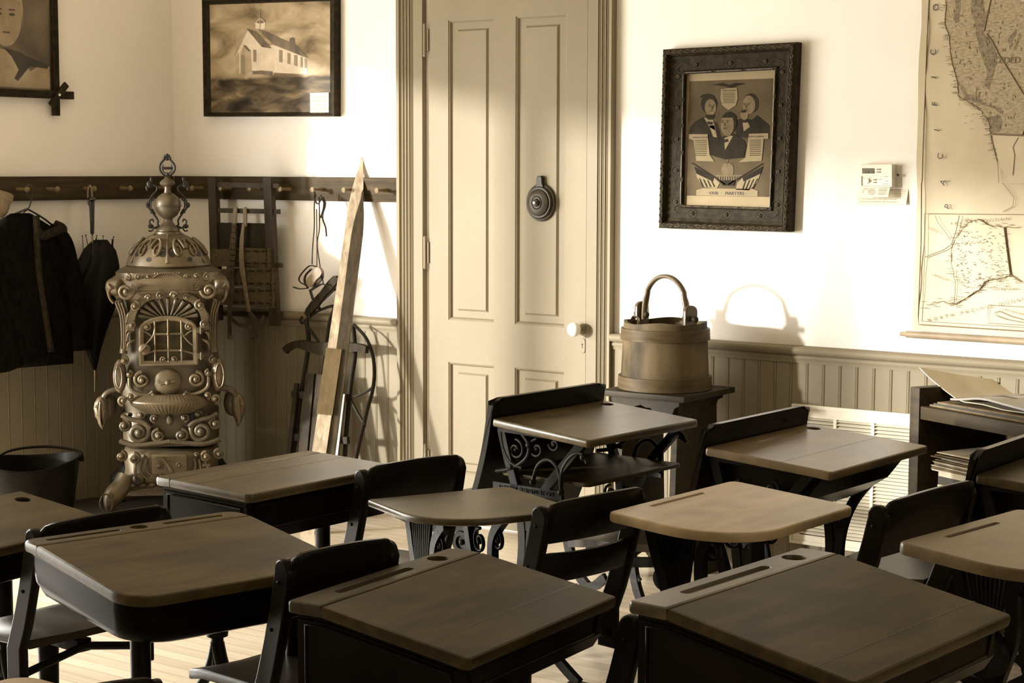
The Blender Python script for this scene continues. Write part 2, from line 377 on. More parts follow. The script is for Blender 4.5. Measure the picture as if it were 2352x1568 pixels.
def sash(name, axis, pos, u0, u1, z0, z1):
    b = MB(); t = .025
    def bx(a, c, e, f):
        if axis == 'x': b.box(pos - .03, pos + .03, a, c, e, f)
        else: b.box(a, c, pos - .03, pos + .03, e, f)
    bx(u0, u0 + t, z0, z1); bx(u1 - t, u1, z0, z1); bx(u0 + t, u1 - t, z0, z0 + t); bx(u0 + t, u1 - t, z1 - t, z1)
    struct(b.build(name, M['trim'], smooth=0))
for i, (a, c) in enumerate(LOPS): sash('window_%d' % (i + 1), 'x', -.1, a, c, .05, 2.15)
for i, a in enumerate((1.2, 2.7, 4.2)): sash('window_%d' % (i + 4), 'y', RY - .1, a, a + 1.2, .85, 2.65)
for i, a in enumerate((-6.3, -4.8, -3.3)): sash('window_%d' % (i + 7), 'x', RX + .1, a, a + 1.2, .85, 2.65)

# beadboard wainscot: one profile swept up the wall
def beadboard(name, along, a0, a1, z1, side, period=.0655, z0=0.0):
    prof = []; u = a0
    while u < a1 - 1e-4:
        e = min(u + period, a1)
        prof += [(u, .0125), (u + .0009, .016)]
        prof += [(e - .0105, .016), (e - .0098, .0125), (e - .009, .0158), (e - .0055, .0175), (e - .0015, .0158)]
        u = e
    prof += [(a1, .010)]
    b = MB(); lo = []; hi = []
    for uu, d in prof:
        p = (uu, -d) if along == 'x' else (d, uu)
        lo.append(b.bm.verts.new((p[0], p[1], z0))); hi.append(b.bm.verts.new((p[0], p[1], z1)))
    for i in range(len(lo) - 1): b.face([lo[i], lo[i + 1], hi[i + 1], hi[i]])
    q0 = b.bm.verts.new((prof[0][0], -.0005, z1)) if along == 'x' else b.bm.verts.new((.0005, prof[0][0], z1))
    q1 = b.bm.verts.new((prof[-1][0], -.0005, z1)) if along == 'x' else b.bm.verts.new((.0005, prof[-1][0], z1))
    b.face(hi + [q1, q0])
    return struct(b.build(name, M['trim'], smooth=20))
beadboard('trim_1', 'x', .012, 1.385, .80, -1)
beadboard('trim_2', 'x', 2.462, RX, .80, -1)
beadboard('trim_3', 'y', -1.20, -.012, .80, 1, .0695)
def capmould(name, along, a0, a1):
    pr = [(0, .790), (.021, .790), (.021, .800), (.026, .806), (.026, .814), (.022, .818), (.036, .824), (.042, .834), (.040, .845), (.032, .850), (0, .852)]
    b = MB()
    r = [[(a, -d, z) if along == 'x' else (d, a, z) for d, z in pr] for a in (a0, a1)]
    b.loft(r); return struct(b.build(name, M['trim'], smooth=50))
capmould('trim_4', 'x', 0, 1.385); capmould('trim_5', 'x', 2.462, RX); capmould('trim_6', 'y', -1.20, 0)
# door casings, fluted
def casing(name, xs):
    b = MB(); n = len(xs)
    pr = [(x, -d) for x, d in xs]
    r = [[(x, y, z) for x, y in pr] for z in (0, 2.75)]
    b.loft(r); return struct(b.build(name, M['trim'], smooth=25))
def flutes(x0, x1, d, k):
    out = []; w_ = (x1 - x0) / k
    for i in range(k):
        a = x0 + i * w_
        out += [(a, d), (a + .15 * w_, d - .006), (a + .3 * w_, d - .002), (a + .55 * w_, d + .003), (a + .8 * w_, d)]
    return out
casing('trim_7', [(1.383, 0), (1.383, .034), (1.400, .036)] + flutes(1.402, 1.470, .033, 4) + [(1.472, .028), (1.520, .028), (1.520, 0)])
casing('trim_8', [(2.347, 0), (2.347, .028), (2.396, .028)] + flutes(2.398, 2.452, .033, 3) + [(2.462, .036), (2.462, 0)])
b = MB(); b.box(1.383, 2.462, -.036, 0, 2.75, 2.87); struct(b.build('trim_9', M['trim'], smooth=0))

# door leaf with four raised panels
door = bpy.data.objects.new('door_1', None); COL.objects.link(door); door.location = (1.56, 0, 0); door['kind'] = 'structure'
b = MB(); X0, X1 = 1.553, 2.343
c1, c2, c3, c4 = 1.655, 1.893, 1.998, 2.243; zb, z1_, z2_, z3_, zt = .22, .685, .863, 2.098, 2.70
for (x0, x1, z0, z1) in ((X0, c1, .01, zt), (c2, c3, zb, zt - .1), (c4, X1, .01, zt), (c1, c4, .01, zb), (c1, c2, z1_, z2_), (c3, c4, z1_, z2_), (c1, c2, z3_, zt - .1), (c3, c4, z3_, zt - .1), (c1, c4, zt - .1, zt)):
    b.box(x0 - 1.56, x1 - 1.56, -.024, -.002, z0, z1)
b.build('door_leaf', M['trim'], door, smooth=0)
for (x0, x1, z0, z1) in ((c1, c2, zb, z1_), (c3, c4, zb, z1_), (c1, c2, z2_, z3_), (c3, c4, z2_, z3_)):
    b = MB()
    def rg(i, y): return [(x0 + i - 1.56, y, z0 + i), (x1 - i - 1.56, y, z0 + i), (x1 - i - 1.56, y, z1 - i), (x0 + i - 1.56, y, z1 - i)]
    b.loft([rg(0, -.001), rg(0, -.022), rg(.006, -.019), rg(.012, -.010), rg(.040, -.010), rg(.048, -.018), rg(.056, -.018)])
    b.build('door_panel', M['trim'], door, smooth=0)
for z in (2.02, 1.14, .26):
    b = MB(); b.box(-.034, -.006, -.031, -.003, z - .045, z + .045, r=.002); b.tube([(-.022, -.034, z - .06), (-.022, -.034, z + .06)], .007); b.ball((-.022, -.034, z + .062), .008, 6); b.ball((-.022, -.034, z - .062), .008, 6)
    b.build('hinge', M['trim'], door)
k = W(1312, 752, .07); kx = k.x - 1.56 + .012
b = MB(); Mk = Matrix.Translation((kx, 0, .862)) @ Matrix.Rotation(PI / 2, 4, 'X')
b.lathe([(0, .045), (.014, .045), (.024, .052), (.0285, .065), (.027, .078), (.018, .088), (0, .091)], 24, Mk)
b.build('door_knob', M['porc'], door, smooth=60)
b = MB(); b.lathe([(0, .022), (.026, .022), (.026, .026), (.018, .030), (.009, .031), (.009, .05), (0, .05)], 24, Mk); b.build('knob_plate', M['trim'], door, smooth=40)
b = MB(); Mp = Matrix.Translation((kx + .012, 0, .795)) @ Matrix.Rotation(PI / 2, 4, 'X')
b.prism(rrect(-.013, .013, -.03, .03, .012), .022, .027, Mp, .001); ke = b.build('keyhole_plate', M['trim'], door)
b = MB(); b.lathe([(0, .0265), (.0035, .0265), (.0035, .0278), (0, .0278)], 12, Mp @ Matrix.Translation((0, .006, 0))); b.box(-.0015, .0015, -.01, .006, .0265, .0278, Mp)
b.build('keyhole', M['dark'], door)
# round bronze bell on the door
dt = thing('door_bell', 'round dark bronze bell disc with white push button on the panelled door', 'bell', (2.125, -.018, 1.357))
Rb = Matrix.Rotation(PI / 2, 4, 'X')
b = MB(); b.lathe([(0, 0), (.066, 0), (.070, .006), (.068, .012), (.060, .014), (.060, .020), (.056, .024), (.050, .024), (.049, .030), (.042, .034), (.026, .036), (.024, .034), (.020, .038), (0, .038)], 40, Rb @ Matrix.Scale(1.08, 4, (0, 1, 0)))
b.build('bell_disc', M['bronze'], dt, smooth=30)
b = MB(); b.prism([(-.022, .055), (-.014, .08), (-.013, .098), (-.008, .106), (.008, .106), (.013, .098), (.014, .08), (.022, .055)], 0, .02, Rb, .003); b.build('hanging_lug', M['bronze'], dt)
b = MB(); b.lathe([(0, .036), (.017, .036), (.014, .046), (.007, .050), (0, .050)], 20, Rb); b.build('boss', M['umbh'], dt)
b = MB(); b.ball((0, -.053, 0), .006, 8); b.build('button', M['porc'], dt)

# ------------------------------------------------------------------ peg rails
PEGZ = 1.398
pr1 = thing('peg_rail', 'long brown peg rail board on the wall between corner and door', 'peg rail', (.7, 0, 1.40))
b = MB(); b.box(.022 - .7, 1.389 - .7, -.024, -.0005, -.052, .052, r=.002); b.build('rail_board', M['rail'], pr1)
pr2 = thing('peg_rail', 'brown peg rail board with coat and umbrella, on the darker left wall', 'peg rail', (0, -.6, 1.40))
b = MB(); b.box(.0005, .024, -1.20 + .6, -.026 + .6, -.052, .052, r=.002); b.build('rail_board', M['rail'], pr2)
pegb = MB(); pegb.lathe([(.0, .022), (.0085, .022), (.0075, .04), (.006, .07), (.0055, .078), (.010, .082), (.0125, .088), (.011, .095), (0, .098)], 12, Rb)
peg0 = pegb.build('peg', M['peg'], pr1, smooth=50)
for i, x in enumerate((.211, .394, .577, .763, .957, 1.138, 1.324)):
    p = peg0 if i == 0 else peg0.copy()
    if i: COL.objects.link(p)
    p.location = (x - .7, 0, PEGZ - 1.40)
for y in (-.931, -.768, -.563, -.353, -.131, -1.12):
    p = peg0.copy(); COL.objects.link(p); p.parent = pr2; p.location = (0, y + .6, PEGZ - 1.40); p.rotation_euler = (0, 0, PI / 2)

# ------------------------------------------------------------------ painting of the school house
def P4(pts, d): return [W(x, y, d) for x, y in pts]
pt = thing('framed_painting', 'framed oil painting of a white schoolhouse with belfry, above the peg rail', 'painting', (.65, -.01, 1.98))
LO = Matrix.Translation((-.65, .01, -1.98))
OUT = [(484, 268), (783, 267.5), (783, -6), (480, 1)]
INN = [(494, 259), (767, 258), (767, 3), (490, 12)]
def picture_frame(out, inn, d0, d1, m, parent, name, prof=((0, 0), (.0, 1), (.25, 1.0), (.45, .75), (.75, .8), (1, .55)), off=LO, k=1):
    b = MB(); R = []
    for i in range(4):
        o, n_ = out[i], inn[i]; ring = []
        for t, h in prof:
            p = W(o[0] + (n_[0] - o[0]) * t, o[1] + (n_[1] - o[1]) * t, 0); p.y = -(d0 + (d1 - d0) * h); ring.append(off @ p)
        p = W(n_[0], n_[1], 0); p.y = -d0; ring.append(off @ p); R.append(ring)
    b.loft(R, wrap=True); return b.build(name, m, parent, smooth=20)
picture_frame(OUT, INN, .001, .045, M['frame'], pt, 'picture_frame')
b = MB(); q = [LO @ p for p in P4([(491, 262), (770, 261), (770, 0), (487, 9)], .0)]
for p in q: p.y = 0
b.loft([[p + V3((0, .006, 0)) for p in q], [p + V3((0, -.014, 0)) for p in q]])
cv = b.build('canvas', M['painting'], None, smooth=0, M=None)
# the painted canvas keeps room heights in its own coordinates, so its horizon sits at 1.91 m
cv.data.transform(Matrix.Translation((.65, 0, 1.98))); cv.location = (-.65, 0, -1.98); cv.parent = pt
MW = mat('painted_white', g(.62, .82, .6), g(.5, .8, .56), .5, scale=(20, 20, 20)); MR = mat('painted_roof', g(.16), g(.07), .5, scale=(30, 30, 8)); MS = mat('painted_shade', g(.38, .78, .5), g(.28), .5, scale=(20, 20, 20)); MG = mat('painted_grey', g(.24, .75, .45), None, .5)
b = MB()
def shp(pts, mi, lay):
    b.mi = mi; v = []
    for x, y in pts:
        p = W(470 + x / 5.406, y / 5.406, 0); v.append(b.bm.verts.new(V3((p.x - .65, -.0145 - lay * .0004, p.z - 1.98))))
    b.face(v)
shp([(430, 700), (575, 365), (760, 590), (900, 560), (905, 930), (640, 880), (430, 935)], 0, 1)
shp([(900, 560), (1325, 728), (1325, 925), (905, 905)], 0, 1); shp([(760, 595), (895, 600), (900, 935), (762, 880)], 0, 2)
shp([(568, 358), (690, 400), (885, 605), (760, 588)], 1, 3); shp([(705, 358), (870, 425), (1180, 560), (1342, 725), (1130, 640), (900, 555)], 1, 3)
shp([(430, 690), (412, 690), (568, 372), (580, 385)], 2, 4); shp([(1102, 485), (1140, 465), (1168, 480), (1168, 560), (1105, 535)], 1, 2)
shp([(530, 566), (560, 566), (628, 642), (590, 638)], 1, 5); shp([(495, 655), (535, 575), (625, 640), (632, 900), (495, 930)], 2, 3)
shp([(500, 690), (545, 680), (545, 925), (500, 930)], 3, 6); shp([(432, 700), (480, 650), (480, 930), (432, 935)], 2, 3)
for a, c, e, f in ((655, 690, 620, 775), (975, 1015, 625, 780), (1078, 1112, 660, 800), (1162, 1200, 685, 825), (1242, 1265, 710, 842), (1292, 1318, 728, 852)): shp([(a, e), (c, e + 5), (c, f), (a, f - 8)], 3, 5)
shp([(640, 885), (760, 878), (895, 890), (900, 945), (760, 925), (650, 925)], 1, 4)
shp([(678, 265), (738, 210), (810, 268), (800, 285), (738, 228), (684, 285)], 3, 5); shp([(680, 280), (738, 230), (802, 280), (798, 365), (740, 372), (682, 360)], 0, 2)
shp([(690, 285), (735, 248), (735, 298)], 1, 6); shp([(745, 248), (790, 285), (745, 298)], 1, 6); shp([(735, 118), (741, 118), (741, 215), (735, 215)], 3, 6); shp([(735, 240), (743, 240), (743, 370), (735, 370)], 2, 7)
b.build('painted_schoolhouse', [MW, MR, MS, MG], pt, smooth=0)
b = MB()
for (x, y) in ((175, 1120), (195, 1130), (225, 1150)): shp([(x, y + 8), (x + 35, y - 12), (x + 38, y - 6), (x + 4, y + 14)], 0, 1)
b.build('signature', M['dark'], pt, smooth=0)
cd = [LO @ W(470 + x / 5.406, y / 5.406, 0) for x, y in ((1380, 1400), (1608, 1398), (1606, 1152), (1378, 1158))]
b = MB()
b.loft([[V3((p.x, -.017, p.z)) for p in cd], [V3((p.x, -.0255, p.z)) for p in cd]]); card = b.build('caption_card', M['paperw'], pt, smooth=0)
cx = sum(p.x for p in cd) / 4; cz = sum(p.z for p in cd) / 4
for i, s in enumerate(('~~~', 'Raymond S. Baker', 'Elementary School', 'located at', 'Burlingame & 100th St.', 'Byron Center')):
    text('lettering', s, Matrix.Translation((cx, -.0258, cz + .036 - i * .0165)) @ Matrix.Rotation(PI / 2, 4, 'X'), .0125 if i else .018, M['inkb'], card, .0002)

# ------------------------------------------------------------------ crossed-corner frame with an old portrait, left wall
po = thing('framed_portrait', 'dark crossed-corner frame with an old portrait of a man, high on the left wall', 'framed portrait', (.012, -.95, 2.05))
y1, y0, zb_, zt_ = -.710, -1.145, 1.805, 2.50     # bar centre lines
def lp(px, py): 
    p = L(px, py, .02); return p.y, p.z
b = MB(); bw = .034
def bar_box(y0, y1, z0, z1, x1, grooves=0):
    b.box(0, x1, y0 + .95, y1 + .95, z0 - 2.05, z1 - 2.05, r=.002)
    for i in range(grooves):
        if z1 - z0 > y1 - y0: c = y0 + (y1 - y0) * (i + .5) / grooves; b.box(x1, x1 + .002, c - .0022 + .95, c + .0022 + .95, z0 - 2.05, z1 - 2.05)
        else: c = z0 + (z1 - z0) * (i + .5) / grooves; b.box(x1, x1 + .002, y0 + .95, y1 + .95, c - .0022 - 2.05, c + .0022 - 2.05)
bar_box(y1 - bw / 2, y1 + bw / 2, zb_ - .09, zt_ + .09, .018, 4); bar_box(y0 - bw / 2, y0 + bw / 2, zb_ - .09, zt_ + .09, .018, 4)
bar_box(y0 - .09, y1 + .09, zb_ - bw / 2, zb_ + bw / 2, .024, 4); bar_box(y0 - .09, y1 + .09, zt_ - bw / 2, zt_ + bw / 2, .024, 4)
b.build('frame_bars', M['frame'], po)
for cy, cz in ((y1, zb_), (y0, zb_), (y1, zt_), (y0, zt_)):
    sg = 1 if (cy == y1) == (cz == zb_) else -1
    b = MB(); b.box(.024, .036, -.014, .014, -.065, .065, Matrix.Translation((0, cy + .95, cz - 2.05)) @ Matrix.Rotation(-sg * .75, 4, 'X'), r=.002); cb = b.build('corner_bar', M['frame'], po)
    b = MB(); b.ball((.036, cy + .95, cz - 2.05), .006, 8); b.build('button', M['porc'], cb)
b = MB(); b.box(-.010, .004, y0 + .95, y1 + .95, zb_ - 2.05, zt_ - 2.05)
def portrait_mat():
    m = mat('portrait_ground', g(.16), g(.045), .45, scale=(5, 5, 5), detail=3, lo=.3, hi=.75); return m
PG = portrait_mat(); b.build('portrait_ground', PG, po, smooth=0)
PSK = mat('portrait_skin', g(.30, .76, .46), g(.22), .5, scale=(9, 9, 9)); PSH = mat('portrait_hair', g(.36, .8, .55), g(.2), .5, scale=(30, 30, 9)); PCO = mat('portrait_coat', g(.035), g(.015), .5, scale=(12, 12, 12)); PUN = mat('portrait_linen', g(.34, .78, .5), g(.24), .5, scale=(9, 9, 9)); PFE = mat('portrait_shadow_paint', g(.055), None, .5)
b = MB()
def sp(pts, mi, lay):
    b.mi = mi; b.face([b.bm.verts.new(V3((.004 + .0006 * lay, y + .95, z - 2.05))) for y, z in pts])
def lpp(*pts): return [(L(x, y, .02).y, L(x, y, .02).z) for x, y in pts]
cy = -.965
sp([(y0 + .02, 1.83), (-.735, 1.83), (-.735, 1.925), (-.78, 1.935), (-.84, 1.90), (-.88, 1.97), (-.99, 1.99), (-1.1, 1.96), (y0 + .02, 1.94)], 3, 1)
sp(lpp((8, 108), (48, 120), (60, 128), (112, 150), (110, 158), (70, 152), (55, 170), (42, 186), (34, 180), (44, 160), (28, 130)), 2, 2)
sp([(cy + .085 * math.cos(a) * 1.0, 2.125 + .125 * math.sin(a)) for a in [2 * PI * i / 28 for i in range(28)]], 0, 3)
sp([(cy + .085 * math.cos(a) * 1.1, 2.16 + .115 * math.sin(a)) for a in [PI * i / 14 for i in range(15)]] + [(cy - .09, 2.09), (cy - .075, 2.19), (cy, 2.225), (cy + .075, 2.19), (cy + .09, 2.09)], 1, 4)
for s in (-1, 1):
    sp([(cy + s * .034 + .016 * math.cos(a), 2.135 + .006 * math.sin(a)) for a in [2 * PI * i / 12 for i in range(12)]], 4, 5)
    sp([(cy + s * .034 - .02, 2.152), (cy + s * .034 + .02, 2.152), (cy + s * .034 + .012, 2.158), (cy + s * .034 - .012, 2.158)], 4, 5)
sp([(cy - .004, 2.13), (cy + .01, 2.13), (cy + .018, 2.088), (cy - .002, 2.082), (cy - .012, 2.088)], 3, 5); sp([(cy - .02, 2.062), (cy + .024, 2.062), (cy + .018, 2.056), (cy - .014, 2.056)], 4, 5)
b.build('portrait_figure', [PSK, PSH, PCO, PUN, PFE], po, smooth=0)

# ------------------------------------------------------------------ lithograph in the ornate frame
li = thing('framed_lithograph', 'ornate dark carved frame holding a print of three suited men, right of the door', 'framed print', (2.97, -.01, 1.60))
LO2 = Matrix.Translation((-2.97, .01, -1.60))
O2 = [(1526, 523), (1826, 532), (1843, 98), (1536, 115)]; A2 = [(1541, 506), (1805, 517), (1823, 118), (1551, 132)]; B2 = [(1577, 470), (1777, 476), (1789, 161), (1583, 171)]
picture_frame(O2, A2, .004, .050, M['frame'], li, 'outer_moulding', ((0, 0), (0, .8), (.3, 1), (.65, 1), (.85, .7), (1, .5)), LO2)
picture_frame(A2, B2, .004, .040, M['frame'], li, 'flat_frieze', ((0, .75), (.04, .6), (.8, .6), (.86, .85), (1, .8)), LO2)
def on2(px, py, d): p = W(px, py, 0); return V3((p.x - 2.97, -d + .01, p.z - 1.60))
b = MB()
def lerp2(a, c, t): return (a[0] + (c[0] - a[0]) * t, a[1] + (c[1] - a[1]) * t)
for i in range(4):          # leafy scrolls round the outer moulding
    a, c = lerp2(O2[i], A2[i], .45), lerp2(O2[(i + 1) % 4], A2[(i + 1) % 4], .45); ln = math.hypot(c[0] - a[0], c[1] - a[1]); k = int(ln / 15)
    tx, ty = (c[0] - a[0]) / ln, (c[1] - a[1]) / ln
    for j in range(k):
        x, y = lerp2(a, c, (j + .5) / k); s = 1 if j % 2 else -1; pts = []
        for q in range(9):
            t = q / 8; al = t * 1.35 * 2 * PI; r = 4.6 * (1 - .75 * t); u = r * math.cos(al); v = s * r * math.sin(al)
            pts.append(on2(x + tx * u - ty * v, y + ty * u + tx * v, .051))
        b.tube(pts, .0018, 4); b.tube([on2(x - tx * 8, y - ty * 8 - s * 2, .051), on2(x + ty * s * 3, y - tx * s * 3, .053), on2(x + tx * 7, y + ty * 7, .051)], .0016, 4)
b.build('carved_scrolls', M['frame_g'], li)
b = MB()
for i in range(4):          # bead garlands and rosettes on the frieze
    a, c = lerp2(A2[i], B2[i], .5), lerp2(A2[(i + 1) % 4], B2[(i + 1) % 4], .5); ln = math.hypot(c[0] - a[0], c[1] - a[1]); k = 3 if i % 2 == 0 else 5
    nx, ny = -(c[1] - a[1]) / ln, (c[0] - a[0]) / ln
    for j in range(k):
        x, y = lerp2(a, c, (j + .5) / k if i % 2 == 0 else (j + .35) / (k - .3))
        for q in range(14): al = 2 * PI * q / 14; b.ball(on2(x + 9.5 * math.cos(al), y + 10 * math.sin(al), .030), .0017, 4)
        for q in range(6): al = 2 * PI * q / 6; b.ball(on2(x + 3.4 * math.cos(al), y + 3.6 * math.sin(al), .030), .0026, 4)
        b.ball(on2(x, y, .031), .003, 5)
    for j in range(k + 1):
        t0, t1 = max(0, (j - .5) / k + .05), min(1, (j + .5) / k - .05)
        for q in range(12):
            t = t0 + (t1 - t0) * (q + .5) / 12; h = (1 - (2 * (q + .5) / 12 - 1) ** 2) * 6 - 3; x, y = lerp2(a, c, t); b.ball(on2(x + nx * h, y + ny * h, .030), .0014, 4)
b.build('bead_garlands', M['frame_g'], li)['kind'] = 'stuff'
b = MB()
for i in range(4):
    a, c = lerp2(A2[i], B2[i], .93), lerp2(A2[(i + 1) % 4], B2[(i + 1) % 4], .93); k = 3 if i % 2 == 0 else 5
    for j in range(k):
        p, q = lerp2(a, c, (j + .08) / k), lerp2(a, c, (j + .92) / k); b.tube([on2(*p, .036), on2(*lerp2(p, q, .5), .0375), on2(*q, .036)], .0022, 5)
b.build('gilt_slips', M['frame_g'], li)
PAPER2 = mat('print_margin', (.27, .21, .125), None, .6, spec=.05); PGR = mat('print_ground', (.095, .070, .038), (.055, .040, .022), .6, scale=(7, 7, 5), spec=.05); PD = mat('print_dark', (.026, .020, .012), (.016, .012, .007), .6, scale=(20, 20, 20), spec=.05); PF = mat('print_face', (.16, .12, .07), (.115, .085, .048), .6, scale=(30, 30, 30), spec=.05); PL_ = mat('print_pale', (.23, .18, .105), None, .6, spec=.05)
b = MB(); v = [on2(x, y, .006) for x, y in ((1574, 474), (1779, 479), (1792, 158), (1580, 167))]; v2 = [p + V3((0, -.012, 0)) for p in v]; b.loft([v, v2]); sheet = b.build('print_sheet', PAPER2, li, smooth=0)
b = MB()
def s2(pts, mi, lay):       # crop coordinates of the print
    b.mi = mi; b.face([b.bm.verts.new(on2(1500 + x / 3.266, 80 + y / 3.266, .0185 + lay * .0005)) for x, y in pts])
def el(cx, cy, rx, ry, a0=0, a1=2 * PI, n=20): return [(cx + rx * math.cos(a0 + (a1 - a0) * i / n), cy + ry * math.sin(a0 + (a1 - a0) * i / n)) for i in range(n + (0 if a1 - a0 > 6.2 else 1))]
s2([(290, 350), (920, 328), (890, 1215), (268, 1205)], 1, 0)
s2([(285, 760), (300, 690), (330, 655), (400, 615), (450, 645), (500, 660), (530, 760), (520, 800), (430, 800), (330, 800)], 2, 1)       # left man
s2([(400, 620), (470, 640), (490, 720), (440, 690)], 4, 2); s2([(424, 650), (470, 655), (466, 674), (430, 672)], 2, 3); s2([(440, 680), (478, 680), (500, 770), (470, 765)], 4, 2)
s2(el(440, 520, 62, 74), 2, 2); s2(el(450, 545, 42, 62), 3, 3); s2(el(448, 600, 34, 38, 0, PI), 2, 4); s2(el(425, 472, 52, 28, PI, 2 * PI), 2, 4)
s2([(640, 640), (700, 625), (760, 640), (800, 600), (860, 650), (895, 680), (890, 780), (640, 770)], 2, 1)      # right man
s2([(690, 660), (730, 655), (745, 690), (700, 725)], 4, 2); s2([(700, 640), (745, 635), (750, 655), (705, 660)], 2, 3)
s2(el(752, 515, 60, 74), 2, 2); s2(el(738, 525, 48, 70), 3, 3); s2(el(705, 600, 28, 40), 3, 4); s2(el(700, 575, 20, 10), 2, 5)
s2([(440, 800), (520, 770), (560, 760), (620, 740), (700, 790), (720, 830), (700, 920), (560, 935), (450, 900)], 2, 4)    # centre man
s2([(555, 775), (600, 755), (620, 760), (560, 865)], 4, 5); s2([(520, 795), (580, 780), (590, 800), (530, 815)], 2, 6)
s2(el(590, 660, 58, 82), 2, 5); s2(el(578, 675, 50, 84), 3, 6)
for fx_, fy_, k_, lk in ((455, 535, 1.0, 6), (728, 525, 1.05, -8), (570, 655, 1.25, -8)):
    for e_ in (-1, 1): s2(el(fx_ + e_ * 15 * k_ + lk, fy_, 6 * k_, 3 * k_), 2, 7); s2([(fx_ + (e_ * 15 - 9) * k_ + lk, fy_ - 8 * k_), (fx_ + (e_ * 15 + 9) * k_ + lk, fy_ - 9 * k_), (fx_ + (e_ * 15 + 9) * k_ + lk, fy_ - 12 * k_), (fx_ + (e_ * 15 - 9) * k_ + lk, fy_ - 11 * k_)], 2, 7)
    s2([(fx_ - 3 * k_ + lk * 1.3, fy_), (fx_ + 3 * k_ + lk * 1.3, fy_), (fx_ + 6 * k_ + lk * 1.3, fy_ + 24 * k_), (fx_ - 6 * k_ + lk * 1.3, fy_ + 24 * k_)], 1, 7); s2([(fx_ - 12 * k_ + lk, fy_ + 35 * k_), (fx_ + 12 * k_ + lk, fy_ + 35 * k_), (fx_ + 9 * k_ + lk, fy_ + 39 * k_), (fx_ - 9 * k_ + lk, fy_ + 39 * k_)], 2, 8)
s2(el(590, 622, 52, 34, PI, 2 * PI), 2, 8); s2([(460, 375), (540, 362), (590, 378), (640, 362), (722, 366), (640, 388), (600, 405), (560, 388)], 2, 3)      # eagle
s2([(530, 410), (590, 400), (650, 400), (655, 480), (640, 530), (585, 565), (540, 530), (526, 480)], 4, 4)       # shield
s2([(290, 745), (430, 745), (445, 900), (480, 950), (345, 945), (325, 790), (290, 780)], 4, 5); s2([(740, 742), (885, 738), (885, 780), (850, 780), (835, 945), (660, 955), (715, 920)], 4, 5)
for i in range(9):
    s2([(335, 790 + i * 14), (425, 790 + i * 14), (425, 794 + i * 14), (335, 794 + i * 14)], 2, 6); s2([(745, 790 + i * 14), (830, 788 + i * 14), (830, 792 + i * 14), (745, 794 + i * 14)], 2, 6)
for i in range(7): s2([(545, 438 + i * 12), (635, 436 + i * 12), (635, 439 + i * 12), (545, 441 + i * 12)], 2, 6)
s2(el(578, 1005, 44, 46, PI, 2 * PI), 3, 3); s2([(530, 1005), (625, 1005), (620, 1060), (540, 1060)], 3, 3); s2([(573, 930), (583, 930), (581, 965), (575, 965)], 3, 3); s2([(490, 1050), (690, 1050), (650, 1100), (520, 1100)], 3, 2)
for i in range(10): s2([(505 + i * 18, 1062), (509 + i * 18, 1062), (509 + i * 18, 1092), (505 + i * 18, 1092)], 2, 4)
s2([(330, 990), (480, 1070), (520, 1110), (500, 1150), (400, 1140), (350, 1070)], 4, 4); s2([(845, 985), (690, 1070), (650, 1110), (640, 1160), (740, 1165), (800, 1110)], 4, 4)
s2([(330, 990), (480, 1070), (470, 1100), (345, 1040)], 2, 5); s2([(845, 985), (690, 1070), (700, 1100), (828, 1040)], 2, 5)
for i in range(4):
    s2([(365 + i * 30, 1075 + i * 6), (375 + i * 30, 1078 + i * 6), (405 + i * 28, 1140), (392 + i * 28, 1140)], 2, 5); s2([(810 - i * 30, 1075 + i * 6), (800 - i * 30, 1078 + i * 6), (760 - i * 24, 1155), (772 - i * 24, 1155)], 2, 5)
s2([(520, 1090), (640, 1090), (625, 1130), (540, 1130)], 2, 6); s2([(305, 960), (315, 958), (570, 1120), (562, 1126)], 2, 6); s2([(850, 965), (842, 962), (580, 1120), (588, 1126)], 2, 6)
s2([(344, 1165), (390, 1150), (770, 1155), (806, 1170), (804, 1212), (344, 1204)], 4, 4)
b.build('printed_figures', [PAPER2, PGR, PD, PF, PL_], sheet, smooth=0)
ta, tb = on2(1500 + 425 / 3.266, 80 + 1192 / 3.266, .0215), on2(1500 + 718 / 3.266, 80 + 1196 / 3.266, .0215)
text('lettering', '\u00b7 OUR  \u00b7  MARTYRS \u00b7', frame_m((ta + tb) / 2 + V3((0, -.0005, -.002)), tb - ta, (0, 0, 1)), .0165, M['dark'], sheet, .0002, space=1.15)
for s, x, y, z in (('William McKinley', 590, 424, .006), ('ABRAHAM LINCOLN', 376, 775, .0055), ('JAMES A. GARFIELD', 795, 768, .0055)):
    p = on2(1500 + x / 3.266, 80 + y / 3.266, .0222); text('lettering', s, frame_m(p, tb - ta, (0, 0, 1)), z * 1.3, M['dark'], sheet, .0002)

# ------------------------------------------------------------------ thermostat and note
th = thing('thermostat', 'ivory wall thermostat with small screen and hinged lid hanging open', 'thermostat', (3.57, 0, 1.45))
def T(px, py, d): p = W(1940 + px / 9.8, 340 + py / 9.8, 0); return V3((p.x - 3.57, -d, p.z - 1.45))
def tq(b, x0, y0, x1, y1, d0, d1, ins=0):
    a = [T(x0, y1, 0), T(x1, y1, 0), T(x1, y0, 0), T(x0, y0, 0)]; c = sum(a, V3()) / 4
    b.loft([[V3((p.x, -d0, p.z)) for p in a], [V3((p.x, -(d1 - .002), p.z)) for p in a], [V3((p.x + (c.x - p.x) * .02, -d1, p.z + (c.z - p.z) * .02)) for p in a]])
b = MB(); tq(b, 440, 365, 1160, 875, 0, .034); b.build('housing', M['plastic'], th, smooth=0)
b = MB(); tq(b, 485, 452, 772, 575, .033, .0345); b.build('screen', M['lcd'], th, smooth=0)
text('lettering', '1:28  74', frame_m(T(655, 565, .0348), (1, 0, 0), (0, 0, 1)), .011, M['dark'], th, .0001)
